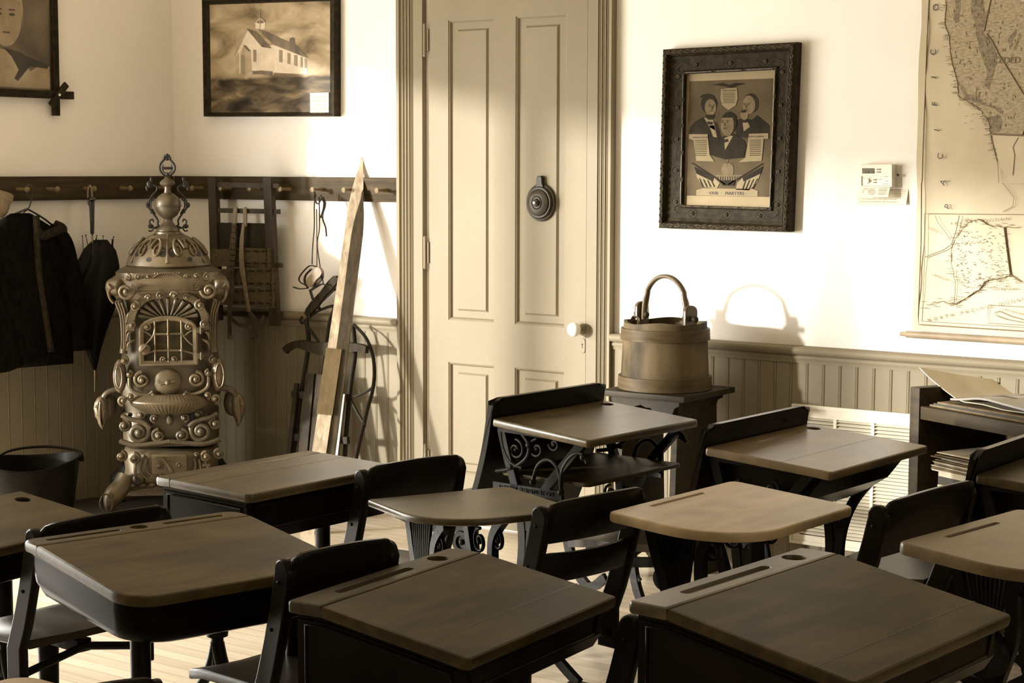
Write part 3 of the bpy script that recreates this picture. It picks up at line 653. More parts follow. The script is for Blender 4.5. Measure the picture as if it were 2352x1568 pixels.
for y in (465, 525):
    b = MB(); tq(b, 815, y, 898, y + 30, .033, .0365); b.build('button', M['maproll'], th)
for y in (695, 758):
    b = MB(); tq(b, 745, y, 808, y + 28, .033, .0365); b.build('button', M['maproll'], th)
b = MB(); tq(b, 500, 625, 1115, 628, .033, .0348); tq(b, 470, 845, 1115, 850, .033, .035); tq(b, 470, 625, 500, 845, .033, .0342); b.build('panel_edges', M['inkb'], th)
b = MB(); b.lathe([(0, 0), (.0095, 0), (.0085, .006), (0, .006)], 24, Matrix.Translation(T(603, 735, .034)) @ Rb); b.box(-.009, .009, -.009, -.005, -.0015, .0015, Matrix.Translation(T(603, 735, .034))); b.build('dial', M['plastic'], th)
b = MB()
for x0, x1, y in ((650, 695, 655), (680, 710, 737), (905, 925, 640), (980, 1070, 640), (850, 945, 695), (995, 1085, 735), (955, 1085, 800), (510, 550, 665)): tq(b, x0, y, x1, y + 9, .0338, .0345)
b.build('printed_marks', M['inkb'], th)
b = MB(); q0 = [T(478, 880, .034), T(1120, 880, .034), T(1105, 1100, .046), T(466, 1092, .046)]; b.loft([q0, [p + V3((0, -.003, 0)) for p in q0]]); lid = b.build('hinged_lid', M['plastic'], th, smooth=0)
b = MB()
for i in range(7):
    for x0, x1 in ((680, 820), (870, 1085)):
        y = 905 + i * 22; a = T(x0, y, .0375 + .012 * (y - 880) / 220 + .0002); c = T(x1 - random.random() * 60, y, 0); c.y = a.y; b.loft([[a, c, c + V3((0, 0, -.0012)), a + V3((0, 0, -.0012))], [p + V3((0, -.0004, 0)) for p in (a, c, c + V3((0, 0, -.0012)), a + V3((0, 0, -.0012)))]])
p = T(600, 985, .044); b.tube([p + V3((.0115 * math.cos(a), 0, .0125 * math.sin(a))) for a in [2 * PI * i / 20 for i in range(20)]], .0006, 4, closed=True)
b.build('printed_instructions', M['inkb'], lid)
b = MB(); b.ball(T(1250, 603, .02), .005, 8); b.build('side_button', M['dark'], th)
b = MB(); q0 = [T(290, 1280, 0), T(1415, 1275, 0), T(1440, 925, 0), T(290, 945, 0)]
q0[0].y = -.0008; q0[1].y = -.012; q0[2].y = -.001; q0[3].y = -.0008
b.loft([q0, [p + V3((0, -.0005, 0)) for p in q0]]); nt_ = b.build('paper_note', M['paperw'], None, smooth=0); nt_.location = (3.57, 0, 1.45)
tag(nt_, 'white typed paper note taped to the wall under the thermostat', 'note')
for i, s in enumerate(('3. ROOM OFF: open lid, press "system" button till it says OFF', '4. When you leave, set temperature to 60 or 55 and HOLD it.')):
    text('lettering', s, frame_m(T(360, 1150 + i * 58, .013), (1, 0, -.0), (0, 0, 1)), .0056, M['inkb'], nt_, .0001, 'LEFT')
for i, s in enumerate(('temperature', 'temperature')): text('lettering', s, frame_m(T(1140, 1035 + i * 55, .012), (1, 0, 0), (0, 0, 1)), .0052, M['inkb'], nt_, .0001, 'LEFT')

# ------------------------------------------------------------------ pull-down wall map
mp_ = thing('wall_map', 'large aged pull-down map of western North America with a wooden bottom rod', 'map', (4.35, -.01, 1.6))
def Mq(px, py, d=.010): p = W(px, py, 0); return V3((p.x - 4.35, -d + .01, p.z - 1.6))
def ma(x, y): return (2090 + x / 3.733, y / 3.733)       # upper crop
def mb_(x, y): return (2090 + x / 3.92, 420 + y / 3.92)  # lower crop
le = [(2124, -260), (2123.5, -120), (2124.5, 0), (2122, 60), (2117.5, 130), (2117, 175), (2114, 260), (2112, 330), (2110, 378), (2110.5, 440), (2107.5, 540), (2107, 600), (2104.5, 640), (2104, 700), (2103, 757)]
xr = 5.05
b = MB(); rows = []
zs_ = []
for i, (x, y) in enumerate(le):
    p = Mq(x, y); z = p.z; nn = 22; row = []
    for j in range(nn + 1):
        t = j / nn; X = p.x + (xr - 4.35 - p.x) * t
        wv = -.006 - .004 * math.sin(3.1 * t + i * .55) - .003 * math.sin(9 * t - i * .8) - .010 * (1 - (i / 14)) * .3
        if i == 14: wv = -.012
        if j == 0: wv -= .004 * (i % 3)
        row.append(V3((X, wv, z)))
    rows.append(row)
vs = [[b.bm.verts.new(p) for p in r] for r in rows]
for i in range(len(vs) - 1):
    for j in range(len(vs[0]) - 1): b.face([vs[i][j], vs[i][j + 1], vs[i + 1][j + 1], vs[i + 1][j]])
ex_ = bmesh.ops.extrude_face_region(b.bm, geom=b.bm.faces[:]); bmesh.ops.translate(b.bm, verts=[e for e in ex_['geom'] if isinstance(e, bmesh.types.BMVert)], vec=(0, .0012, 0))
ms = b.build('map_sheet', M['mappaper'], mp_, smooth=60)
b = MB(); b.mi = 0
DM = .0235
def poly_(pts, mi, lay=0):
    b.mi = mi; b.face([b.bm.verts.new(Mq(x, y, DM + lay * .0006)) for x, y in pts])
poly_([ma(*q) for q in ((345, -260), (330, 60), (320, 215), (360, 320), (370, 480), (400, 600), (430, 720), (440, 830), (560, 900), (640, 960), (700, 1050), (710, 1140), (980, 1165), (1080, 900), (1080, -260))], 0)
poly_([ma(*q) for q in ((720, 1160), (735, 1270), (780, 1400), (880, 1570), (1080, 1570), (1080, 1165), (980, 1165))], 3, 0)
poly_([ma(*q) for q in ((395, -60), (455, -60), (455, 80), (440, 190), (415, 205), (395, 160), (420, 80))], 1, 1)
poly_([ma(*q) for q in ((570, -100), (650, -100), (655, 90), (685, 150), (650, 290), (735, 370), (770, 500), (740, 640), (700, 760), (660, 740), (690, 620), (625, 450), (590, 300), (580, 200), (545, 90))], 1, 1)
poly_([ma(*q) for q in ((440, 720), (480, 740), (510, 810), (600, 820), (650, 880), (800, 930), (805, 980), (740, 930), (640, 900), (560, 870), (500, 850))], 1, 1)
poly_([ma(*q) for q in ((700, 1000), (790, 990), (815, 1040), (790, 1130), (715, 1140))], 1, 1)
poly_([ma(*q) for q in ((930, 250), (940, 280), (890, 375), (865, 370), (865, 330))], 1, 1)
poly_([ma(*q) for q in ((960, 290), (975, 300), (930, 430), (905, 440))], 1, 1)
poly_([mb_(*q) for q in ((400, 560), (480, 440), (560, 350), (650, 330), (740, 385), (870, 395), (925, 830), (840, 850), (700, 880), (640, 960), (480, 1060), (430, 1085), (520, 900), (400, 720))], 3, 0)
b.build('map_regions', [M['mapland'], M['maphill'], M['ink2'], M['mappaper']], mp_, smooth=0)
b = MB()
def line_(pts, w_=.0014): b.tube([Mq(x, y, DM + .0012) for x, y in pts], w_, 4)
line_([(2139.5, -260), (2140, 0)] + [ma(*q) for q in ((188, 0), (170, 380), (155, 800), (140, 1200), (128, 1568))] + [mb_(*q) for q in ((130, 0), (128, 300), (125, 540), (112, 900), (100, 1200), (106, 1270), (500, 1295), (1030, 1328), (1500, 1352))], .0022)
line_([mb_(*q) for q in ((155, 275), (1200, 285))], .0009); line_([mb_(*q) for q in ((155, 275), (160, 640), (145, 1000), (133, 1240), (1100, 1300))], .0009)
line_([mb_(*q) for q in ((730, 1095), (1100, 1115))], .0009); line_([mb_(*q) for q in ((730, 1095), (726, 1258), (1100, 1280))], .0009)
line_([ma(*q) for q in ((680, 290), (730, 360), (790, 480), (880, 620), (990, 800), (1080, 930))], .0020); line_([ma(*q) for q in ((705, 1148), (800, 1155), (1080, 1166))], .0028)
line_([ma(*q) for q in ((660, 270), (690, 120), (725, -40))], .0018)
line_([mb_(*q) for q in ((470, 290), (440, 430), (400, 550), (330, 600), (160, 665))], .0014); line_([mb_(*q) for q in ((870, 395), (890, 560), (925, 820), (1030, 890))], .0017)
line_([ma(*q) for q in ((720, 1160), (740, 1270), (775, 1400), (785, 1568))], .0009); line_([ma(*q) for q in ((950, 1180), (905, 1260), (920, 1330), (905, 1500))], .0009)
line_([mb_(*q) for q in ((860, 0), (960, 130), (950, 210), (860, 260))], .0009); line_([mb_(*q) for q in ((250, 290), (280, 360), (330, 420), (395, 520))], .0008)
line_([mb_(*q) for q in ((790, 1160), (830, 1150), (930, 1195), (1060, 1230), (1060, 1255), (900, 1225), (800, 1190), (790, 1160))], .001)
rnd = random.Random(3)
coast = [ma(*q) for q in ((330, -200), (330, 60), (320, 215), (360, 320), (370, 480), (400, 600), (430, 720), (440, 830), (560, 900), (640, 960), (700, 1050), (710, 1140), (740, 1270), (780, 1400))]
coast2 = [mb_(*q) for q in ((160, 1090), (300, 1060), (430, 1085), (480, 1060), (640, 960), (700, 880), (840, 850), (925, 830), (1030, 890))]
coast3 = [mb_(*q) for q in ((430, 1085), (430, 900), (400, 720), (400, 560), (480, 440), (560, 350), (650, 330), (740, 385), (870, 395), (1030, 400))]
for cst, n_, jit in ((coast, 110, 3), (coast2, 80, 6), (coast3, 60, 4)):
    pl = []
    for i in range(len(cst) - 1):
        for j in range(5): x, y = lerp2(cst[i], cst[i + 1], j / 5); pl.append((x + rnd.uniform(-jit, jit) * .5, y + rnd.uniform(-jit, jit) * .5))
    line_(pl, .0010)
    for k in range(n_):
        x, y = rnd.choice(pl); x += rnd.uniform(-jit, jit) * 1.6; y += rnd.uniform(-jit, jit) * 1.6; l_ = rnd.uniform(5, 13); s_ = rnd.uniform(-.1, .3); line_([(x, y), (x - l_, y - l_ * s_)], .0007)
for k in range(230):
    x = rnd.uniform(2180, 2352); y = rnd.uniform(0, 300)
    if x < 2182 + y * .1: continue
    l_ = rnd.uniform(3, 9); vv = rnd.random() < .45; line_([(x, y), (x + (l_ if not vv else rnd.uniform(-1, 1)), y + (l_ if vv else rnd.uniform(-1, 1)))], .0007)
for k in range(200):
    x, y = mb_(rnd.uniform(430, 900), rnd.uniform(430, 960)); l_ = rnd.uniform(3, 8); a_ = rnd.uniform(-.6, .9); line_([(x, y), (x + l_ * math.cos(a_), y + l_ * math.sin(a_))], .0007)
b.build('map_linework', M['ink2'], mp_, smooth=0)
for ch, x, y, a_ in (('O', 2162, 18, 1.55), ('C', 2156, 121, 1.5), ('I', 2157.5, 180, 1.35), ('F', 2159.5, 241, 1.35), ('I', 2164.5, 301, 1.3), ('C', 2172, 361, 1.25), ('I', 2178, 421, 1.2), ('P', 2188, 477, 1.15)):
    if y == 421: ch = 'A'
    text('lettering', ch, Matrix.Translation(Mq(x, y, DM + .001)) @ Matrix.Rotation(PI / 2, 4, 'X') @ Matrix.Rotation(a_, 4, 'Z'), .030, M['dark'], mp_, .0002)
def mtext(s, x, y, size, ang, f, sp_=1.0): text('lettering', s, Matrix.Translation(Mq(*f(x, y), DM + .0016)) @ Matrix.Rotation(PI / 2, 4, 'X') @ Matrix.Rotation(ang, 4, 'Z'), size, M['inkb'], mp_, .0002, space=sp_)
mtext('CEDED', 850, 545, .030, -.03, ma); mtext('A R C T I C   O C E A N', 650, 355, .014, .10, mb_, 1.4); mtext('N O R T H   P A C I F I C   O C E A N', 620, 1150, .016, .26, mb_, 1.35)
mtext('GULF OF ALASKA', 880, 960, .010, .05, mb_, 1.2); mtext('BERING SEA', 290, 855, .009, -.3, mb_, 1.3); mtext('SIBERIA', 230, 430, .009, -.5, mb_, 1.3); mtext('ALEUTIAN ISLANDS', 960, 1165, .008, -.2, mb_, 1.2)
b = MB(); ra, rb = Mq(2088, 766, .022), Mq(2360, 783, .022); rb = ra + (rb - ra) * 5; rb = ra + (rb - ra).normalized() * (xr + .05 - (ra.x + 4.35)); b.tube([ra, rb], .0125, 14); b.tube([ra - (rb - ra).normalized() * .022, ra], [.008, .0085], 10); b.build('bottom_rod', M['maproll'], mp_)
b = MB(); zt0 = rows[0][0].z; b.tube([V3((rows[0][0].x - .03, -.02, zt0 + .02)), V3((xr + .05 - 4.35, -.02, zt0 + .02))], .028, 14); b.build('top_roller', M['maproll'], mp_)

# ------------------------------------------------------------------ parlour stove in the corner
SC0 = V3((.51, -.52, 0)); SRZ = PI / 4
sb = thing('stove_board', 'dark sheet-iron stove board with clipped corners lying under the stove', 'floor board', (.51, -.52, 0), SRZ)
b = MB(); b.prism([(-.36, -.42), (.36, -.42), (.45, -.32), (.45, .24), (.36, .32), (-.36, .32), (-.45, .24), (-.45, -.32)], .0, .008); b.build('board_sheet', M['mat_r'], sb)
st = thing('parlour_stove', 'tall ornate cast-iron parlour stove with domed top and urn, in the corner', 'stove', (.51, -.52, .008), SRZ)
def sq(hw, hd, z, n=44, e=3.2, cy=0.0):       # rounded-square ring
    out = []
    for i in range(n):
        a = 2 * PI * i / n; c, s = math.cos(a), math.sin(a)
        r = (abs(c) ** e + abs(s) ** e) ** (-1 / e); out.append(V3((hw * r * c, cy + hd * r * s, z)))
    return out
# body: front is -y
body = [(.198, .165, .30), (.205, .17, .34), (.190, .158, .40), (.200, .165, .46), (.215, .175, .52), (.222, .18, .58), (.214, .175, .64), (.202, .165, .70), (.202, .165, .80), (.212, .17, .88), (.225, .178, .93), (.245, .195, .955), (.250, .20, .985), (.243, .195, 1.010), (.222, .18, 1.025), (.222, .18, 1.040), (.205, .165, 1.052), (.185, .15, 1.062)]
b = MB(); b.loft([sq(hw, hd, z, e=3.0 if z < 1.05 else 2.2) for hw, hd, z in body]); b.build('stove_body', M['stove_d'], st, smooth=50)
# dome with scroll reliefs and dark openings
domeR = [(.176, 1.062), (.181, 1.068), (.178, 1.078), (.170, 1.10), (.150, 1.135), (.118, 1.168), (.080, 1.192), (.055, 1.200), (.055, 1.208), (.046, 1.213)]
b = MB(); b.lathe([(0, 1.06)] + domeR + [(0, 1.215)], 48, sy=.92); dm = b.build('dome_lid', M['stove'], st, smooth=50)
def dome_pt(ang, t, off=.002):      # ang around, t 0..1 up the dome
    i = t * 4.999; k = int(i); f = i - k; R = domeR[2:8]; r = R[k][0] + (R[k + 1][0] - R[k][0]) * f; z = R[k][1] + (R[k + 1][1] - R[k][1]) * f
    return V3(((r + off) * math.cos(ang), (r + off) * math.sin(ang) * .92, z + off))
b = MB(); bk = MB()
for q in range(6):
    a0 = -PI / 2 - PI / 6 + q * PI / 3
    for s in (-1, 1):
        pts = []
        for i in range(24):
            t = i / 23; th_ = t * 2.6 * PI; r = 1 - .85 * t; pts.append(dome_pt(a0 + s * (.21 - .20 * r * math.cos(th_) * .9) , .42 + .30 * r * math.sin(th_), .003))
        b.tube(pts, [.0075 - .003 * i / 23 for i in range(24)], 6)
    for (da, t_, sa, stt) in ((-.40, .35, .10, .12), (-.05, .62, .07, .10), (.40, .35, .10, .12), (.05, .15, .07, .08)):
        c = []; pr_ = [dome_pt(a0 + da + sa * math.cos(2 * PI * i / 12), t_ + stt * math.sin(2 * PI * i / 12), .0015) for i in range(12)]
        bk.face([bk.bm.verts.new(p) for p in pr_])
    b.tube([dome_pt(a0 + PI / 6, .0, .003), dome_pt(a0 + PI / 6, .5, .003), dome_pt(a0 + PI / 6, .95, .003)], [.008, .004, .003], 6)
b.build('scroll_relief', M['stove'], dm, smooth=60); bk.build('lid_openings', M['stove_k'], dm, smooth=0)
# urn
b = MB(); b.lathe([(0, 1.212), (.050, 1.212), (.048, 1.222), (.030, 1.238), (.020, 1.252), (.018, 1.262), (.024, 1.268), (.040, 1.280), (.052, 1.300), (.055, 1.316), (.059, 1.318), (.059, 1.322), (.055, 1.324), (.053, 1.338), (.044, 1.357), (.028, 1.370), (.016, 1.376), (.013, 1.392), (.014, 1.402), (.030, 1.410), (.033, 1.418), (.028, 1.426), (.014, 1.436), (.007, 1.446), (0, 1.447)], 32)
urn = b.build('urn', M['stove_d'], st, smooth=50)
b = MB(); fz = 1.445
for s in (-1, 1):
    b.tube(cr([(s * .003, 0, fz), (s * .016, 0, fz + .008), (s * .031, 0, fz + .028), (s * .030, 0, fz + .050), (s * .017, 0, fz + .068), (s * .008, 0, fz + .078)]), .0048, 8)
    b.tube(cr([(s * .003, 0, fz + .012), (s * .014, 0, fz + .020), (s * .020, 0, fz + .034), (s * .016, 0, fz + .052)]), .0028, 6)
    b.ball((s * .012, 0, fz + .078), .007, 6); b.ball((s * .008, 0, fz + .088), .006, 6)
b.box(-.024, .024, -.004, .004, fz + .030, fz + .042, r=.001); b.ball((0, 0, fz + .010), .008, 6); b.ball((0, 0, fz + .078), .010, 8, (1, .6, 1)); b.ball((0, 0, fz + .092), .007, 8)
b.build('finial', M['stove_k'], urn, smooth=60)
for s in (-1, 1):
    b = MB()
    b.tube(cr([(s * .036, 0, 1.232), (s * .055, 0, 1.228), (s * .070, 0, 1.240), (s * .062, 0, 1.262), (s * .040, 0, 1.262), (s * .036, 0, 1.232)], 1)[:2] , .0035, 6)
    b.tube(cr([(s * .030, 0, 1.228), (s * .044, 0, 1.240), (s * .043, 0, 1.258), (s * .060, 0, 1.285), (s * .080, 0, 1.312), (s * .080, 0, 1.335), (s * .066, 0, 1.362), (s * .046, 0, 1.385), (s * .045, 0, 1.400), (s * .058, 0, 1.408), (s * .072, 0, 1.402)]), .0042, 8)
    b.tube(cr([(s * .052, 0, 1.285), (s * .070, 0, 1.312), (s * .071, 0, 1.335), (s * .058, 0, 1.358)]), .003, 6)
    for zz in (1.29, 1.302, 1.345, 1.356): b.box(s * .066 - .009, s * .066 + .009, -.002, .002, zz - .002, zz + .002)
    b.tube(cr([(s * .036, 0, 1.232), (s * .054, 0, 1.224), (s * .072, 0, 1.236), (s * .078, 0, 1.254), (s * .066, 0, 1.262), (s * .062, 0, 1.250)]), .0038, 6)
    b.tube(cr([(s * .060, 0, 1.228), (s * .070, 0, 1.212), (s * .084, 0, 1.214)]), .0035, 6)
    b.ball((s * .085, 0, 1.323), .010, 7, (1, .5, 1.2)); b.ball((s * .074, 0, 1.232), .010, 7, (1.3, .5, 1)); b.ball((s * .075, 0, 1.412), .013, 7, (1.1, .5, 1.3)); b.ball((s * .068, 0, 1.432), .008, 7, (.8, .5, 1.6)); b.ball((s * .086, 0, 1.396), .008, 7, (.9, .5, 1.6))
    b.build('scroll_bracket', M['stove_k'], urn, smooth=60)
FY = -.175
def fx(x, z, y=None, bulge=.012): return V3((x, (FY if y is None else y), z))
def scroll(b, x, z, r, turns=1.6, a0=0.0, sgn=1, y=FY - .018, rad=.008, lead=None):
    pts = []
    if lead: pts += [V3((lx, y + .004, lz)) for lx, lz in lead]
    n = 26
    for i in range(n + 1):
        t = i / n; rr = r * (1 - .86 * t); a = a0 + sgn * turns * 2 * PI * t; pts.append(V3((x + rr * math.cos(a), y - .010 * t, z + rr * math.sin(a))))
    b.tube(pts, [rad * (1 - .35 * min(1, i / len(pts))) for i in range(len(pts))], 7)
    b.ball((x, y - .012, z), rad * 1.15, 7)
# cornice: S-scroll frieze, plate with the number
b = MB(); b.loft([sq(hw + .0025, hd + .0025, z, e=3.0) for hw, hd, z in ((.205, .168, .90),) + tuple(q for q in body if .92 < q[2] < 1.045)], cap=False); b.build('cornice', M['stove'], st, smooth=50)
b = MB()
for s in (-1, 1):
    scroll(b, s * .120, 1.028, .017, 1.5, 0 if s < 0 else PI, s, FY - .006, .0042); scroll(b, s * .080, 1.026, .014, 1.4, PI if s < 0 else 0, -s, FY - .006, .0040); scroll(b, s * .165, 1.024, .016, 1.3, PI / 2, s, FY - .002, .0042)
    b.tube(cr([(s * .06, FY - .012, 1.020), (s * .035, FY - .012, 1.038), (0, FY - .012, 1.044)]), .0035, 6)
for i in range(11): b.ball((-.05 + i * .010, FY - .010, 1.040), .0042, 6, (1, .7, 1.2))
b.build('frieze_scrolls', M['stove'], st, smooth=60)
b = MB()
for z, hw, hd in ((1.012, .228, .187), (.962, .249, .2)): b.tube(sq(hw, hd, z), .0045, 6, closed=True)
b.build('cornice_mouldings', M['stove'], st, smooth=60)
for s in (-1, 1):     # big corner scrolls (volutes)
    b = MB(); cx = s * .218
    b.lathe([(0, -.03), (.03, -.03), (.036, -.02), (.036, .02), (.03, .03), (0, .03)], 16, Matrix.Translation((cx, -.155, .982)) @ Matrix.Rotation(s * .5, 4, 'Z') @ Matrix.Rotation(PI / 2, 4, 'Y'))
    scroll(b, s * .172, .968, .034, 1.5, PI if s > 0 else 0, s, -.205, .009, [(s * .09, .985), (s * .12, .995)] if 0 else None)
    b.tube(cr([(s * .23, -.19, .99), (s * .245, -.175, .965), (s * .24, -.17, .935), (s * .225, -.17, .915)]), [.016, .016, .013, .012, .010, .009, .008, .008, .007, .007, .006, .006, .006, .006, .006, .006, .006, .006, .006][:19], 8)
    b.build('corner_volute', M['stove'], st, smooth=60)
text('lettering', 'N\u00ba', Matrix.Translation((-.128, -.205, .972)) @ Matrix.Rotation(PI / 2, 4, 'X'), .040, M['stove'], st, .0045)
text('lettering', '16', Matrix.Translation((.112, -.205, .972)) @ Matrix.Rotation(PI / 2, 4, 'X'), .040, M['stove'], st, .0045)
# arched hood over the door
b = MB(); arch = [(-.155, .80), (-.150, .86), (-.128, .905), (-.085, .940), (0, .955), (.085, .940), (.128, .905), (.150, .86), (.155, .80)]
A3 = cr([V3((x, -.185, z)) for x, z in arch], 5); b.bar(A3, [.030] * len(A3), [.03] * len(A3), (0, 1, 0))
for s in (-1, 1):
    scroll(b, s * .135, .905, .022, 1.4, PI / 2, s, -.212, .007); scroll(b, s * .150, .825, .015, 1.3, PI / 2, s, -.208, .006); scroll(b, s * .030, .948, .018, 1.4, PI if s > 0 else 0, -s, -.212, .0055); scroll(b, s * .078, .940, .013, 1.3, PI if s < 0 else 0, s, -.21, .0045)
b.build('hood_arch', M['stove'], st, smooth=50)
b = MB()
for i in range(11):       # fan shell below the hood
    a = PI * (.5 + i) / 11; b.tube([(0 + .045 * math.cos(a), -.182, .845 + .02 * math.sin(a)), (.125 * math.cos(a), -.184, .85 + .085 * math.sin(a))], [.004, .011], 6)
b.build('fan_shell', M['stove_d'], st, smooth=60)
# mica door with mullions
dz0, dz1, dx = .652, .862, .122
b = MB(); ol = [(-dx, dz0), (dx, dz0), (dx, .80)] + [(dx * math.cos(a), .80 + .062 * math.sin(a) ** .9 if math.sin(a) > 0 else .80) for a in [PI * i / 10 for i in range(1, 10)]] + [(-dx, .80)]
Rf = Matrix.Rotation(PI / 2, 4, 'X')
inn_ = [(-dx + .020, dz0 + .020), (dx - .020, dz0 + .020), (dx - .020, .80)] + [((dx - .02) * math.cos(a), .80 + .042 * math.sin(a)) for a in [PI * i / 10 for i in range(1, 10)]] + [(-dx + .020, .80)]
b.loft([[V3((x, -.178, z)) for x, z in ol], [V3((x, -.204, z)) for x, z in ol], [V3((x, -.206, z)) for x, z in inset(ol, .006)], [V3((x, -.202, z)) for x, z in inn_], [V3((x, -.184, z)) for x, z in inn_]], wrap=True)
dr = b.build('fire_door', M['stove'], st, smooth=30)
b = MB(); b.prism(inn_, .178, .188, Rf); b.build('mica_panes', M['mica'], dr, smooth=0)
b = MB()
for x in (-.055, 0, .055): b.tube([(x, -.2, dz0 + .01), (x, -.2, .85)], .0045, 8)
for z in (.715, .785): b.tube([(-.06, -.2, z), (.06, -.2, z)], .0045, 8)
for s in (-1, 1):
    b.tube(cr([(s * .055, -.2, .83), (s * .06, -.2, .785), (s * .085, -.2, .75), (s * .105, -.2, .735)]), .0042, 6); b.tube(cr([(s * .105, -.2, .80), (s * .085, -.2, .79), (s * .06, -.2, .77)]), .0035, 6)
    scroll(b, s * .086, .815, .015, 1.4, PI / 2, s, -.200, .0045); scroll(b, s * .022, .678, .014, 1.3, -PI / 2, s, -.201, .0040); b.tube([(s * .055, -.2, .715), (s * .105, -.2, .70)], .004, 6)
    b.ball((s * .055, -.206, .715), .008, 8)
b.ball((0, -.206, .785), .007, 8); b.build('mullions', M['stove'], dr, smooth=60)
b = MB(); b.lathe([(0, .2), (.022, .2), (.024, .212), (.016, .218), (0, .218)], 18, Matrix.Translation((-.098, 0, .722)) @ Rf); b.tube([(-.090, -.222, .738), (-.118, -.226, .708)], [.004, .006], 8); b.build('latch', M['stove'], dr, smooth=50)
for z in (.69, .80):
    b = MB(); b.box(dx - .004, dx + .024, -.206, -.186, z - .012, z + .012, r=.002); b.tube([(dx + .014, -.206, z - .016), (dx + .014, -.206, z + .016)], .005, 8); b.build('hinge', M['stove_d'], dr)
# draft wheel, side scroll panels
b = MB(); b.lathe([(0, .176), (.054, .176), (.056, .184), (.050, .190), (.034, .196), (0, .200)], 32, Matrix.Translation((-.006, 0, .578)) @ Rf); dw = b.build('draft_wheel', M['stove'], st, smooth=40)
b = MB(); b.tube([(-.034, -.206, .572), (-.006, -.210, .578), (.022, -.206, .583)], [.006, .004, .006], 8); b.ball((-.006, -.208, .578), .011, 10); b.build('wing_nut', M['stove'], dw, smooth=60)
for s in (-1, 1):
    b = MB(); scroll(b, s * .112, .590, .034, 1.7, PI / 2, -s, -.188, .0095); scroll(b, s * .165, .615, .014, 1.2, PI / 2, s, -.186, .007); scroll(b, s * .160, .520, .014, 1.3, -PI / 2, s, -.190, .007)
    b.tube(cr([(s * .165, -.19, .600), (s * .162, -.19, .560), (s * .135, -.19, .535), (s * .09, -.19, .525), (s * .068, -.19, .54)]), .008, 7); b.ball((s * .066, -.195, .523), .011, 8)
    b.build('scroll_panel', M['stove'], st, smooth=60)
for s in (-1, 1):     # corner pilasters with oval bosses
    b = MB(); cx, cyy = s * .185, -.150
    b.tube(cr([(s * .205, -.165, .93), (s * .185, -.15, .86), (s * .183, -.15, .76), (s * .190, -.155, .70)]), .017, 10)
    for dx_ in (-.012, 0, .012): b.tube(cr([(s * .205 + dx_, -.182, .92), (s * .187 + dx_ * .8, -.169, .85), (s * .186 + dx_ * .6, -.168, .72)]), .0045, 6)
    b.ball((s * .205, -.165, .605), .038, 14, (.75, .75, 1.9)); b.tube([(s * .212 + .0 + .017 * math.cos(a), -.192, .605 + .052 * math.sin(a)) for a in [2 * PI * i / 20 for i in range(20)]], .0035, 6, closed=True)
    scroll(b, s * .185, .672, .017, 1.3, PI / 2, s, -.180, .007); scroll(b, s * .192, .505, .020, 1.3, -PI / 2, s, -.192, .008)
    for i in range(4): b.tube(cr([(s * (.150 - .004 * i), -.184, .88 - i * .04), (s * (.165), -.190, .865 - i * .04), (s * (.172), -.184, .835 - i * .04)]), [.003, .004, .005, .006, .007, .007, .007, .006, .005, .004, .003, .003, .003], 6)
    b.build('corner_pilaster', M['stove'], st, smooth=60)
# fluted hearth shelf
b = MB(); R = []
for (sc, z) in ((.62, .446), (.80, .462), (.95, .482), (1.0, .494), (1.0, .500), (.96, .504), (.80, .520), (.70, .526)):
    ring = []
    for i in range(61):
        a = PI + PI * i / 60; fl = 1 + (.018 * math.cos(i * PI) if sc < 1.0 else 0)
        ring.append(V3((.170 * sc * fl * math.cos(a), -.150 + .115 * sc * fl * math.sin(a), z)))
    R.append(ring)
b.loft(R); b.build('hearth_shelf', M['stove'], st, smooth=25)
# pierced scroll skirt
b = MB(); b.loft([sq(.205, .168, z) for z in (.30, .44)]); 
for s in (-1, 1):
    scroll(b, s * .130, .365, .048, 1.8, PI / 2, s, -.180, .014); scroll(b, s * .048, .350, .028, 1.6, PI / 2, -s, -.184, .010); scroll(b, s * .062, .425, .018, 1.3, -PI / 2, s, -.184, .008); scroll(b, s * .120, .440, .014, 1.2, 0, s, -.182, .008); scroll(b, s * .190, .395, .026, 1.4, PI / 2, s, -.172, .010)
    b.tube(cr([(s * .20, -.178, .44), (s * .17, -.184, .425), (s * .11, -.186, .41), (s * .08, -.186, .385)]), .011, 8); b.tube(cr([(s * .21, -.175, .33), (s * .15, -.186, .312), (s * .08, -.188, .315), (0, -.188, .325)]), .012, 8)
b.ball((0, -.187, .415), .015, 8, (1, .6, 1.3))
b.build('pierced_skirt', M['stove_d'], st, smooth=60)
b = MB()
for s in (-1, 1):
    for (x, z, r) in ((.130, .365, .014), (.048, .35, .008), (.09, .43, .013), (.165, .44, .010), (.085, .345, .007)): b.lathe([(0, 0), (r, 0), (r, .001), (0, .001)], 14, Matrix.Translation((s * x, -.1815 if 0 else -.170, z)) @ Rf)
b.build('skirt_openings', M['stove_k'], st, smooth=0)
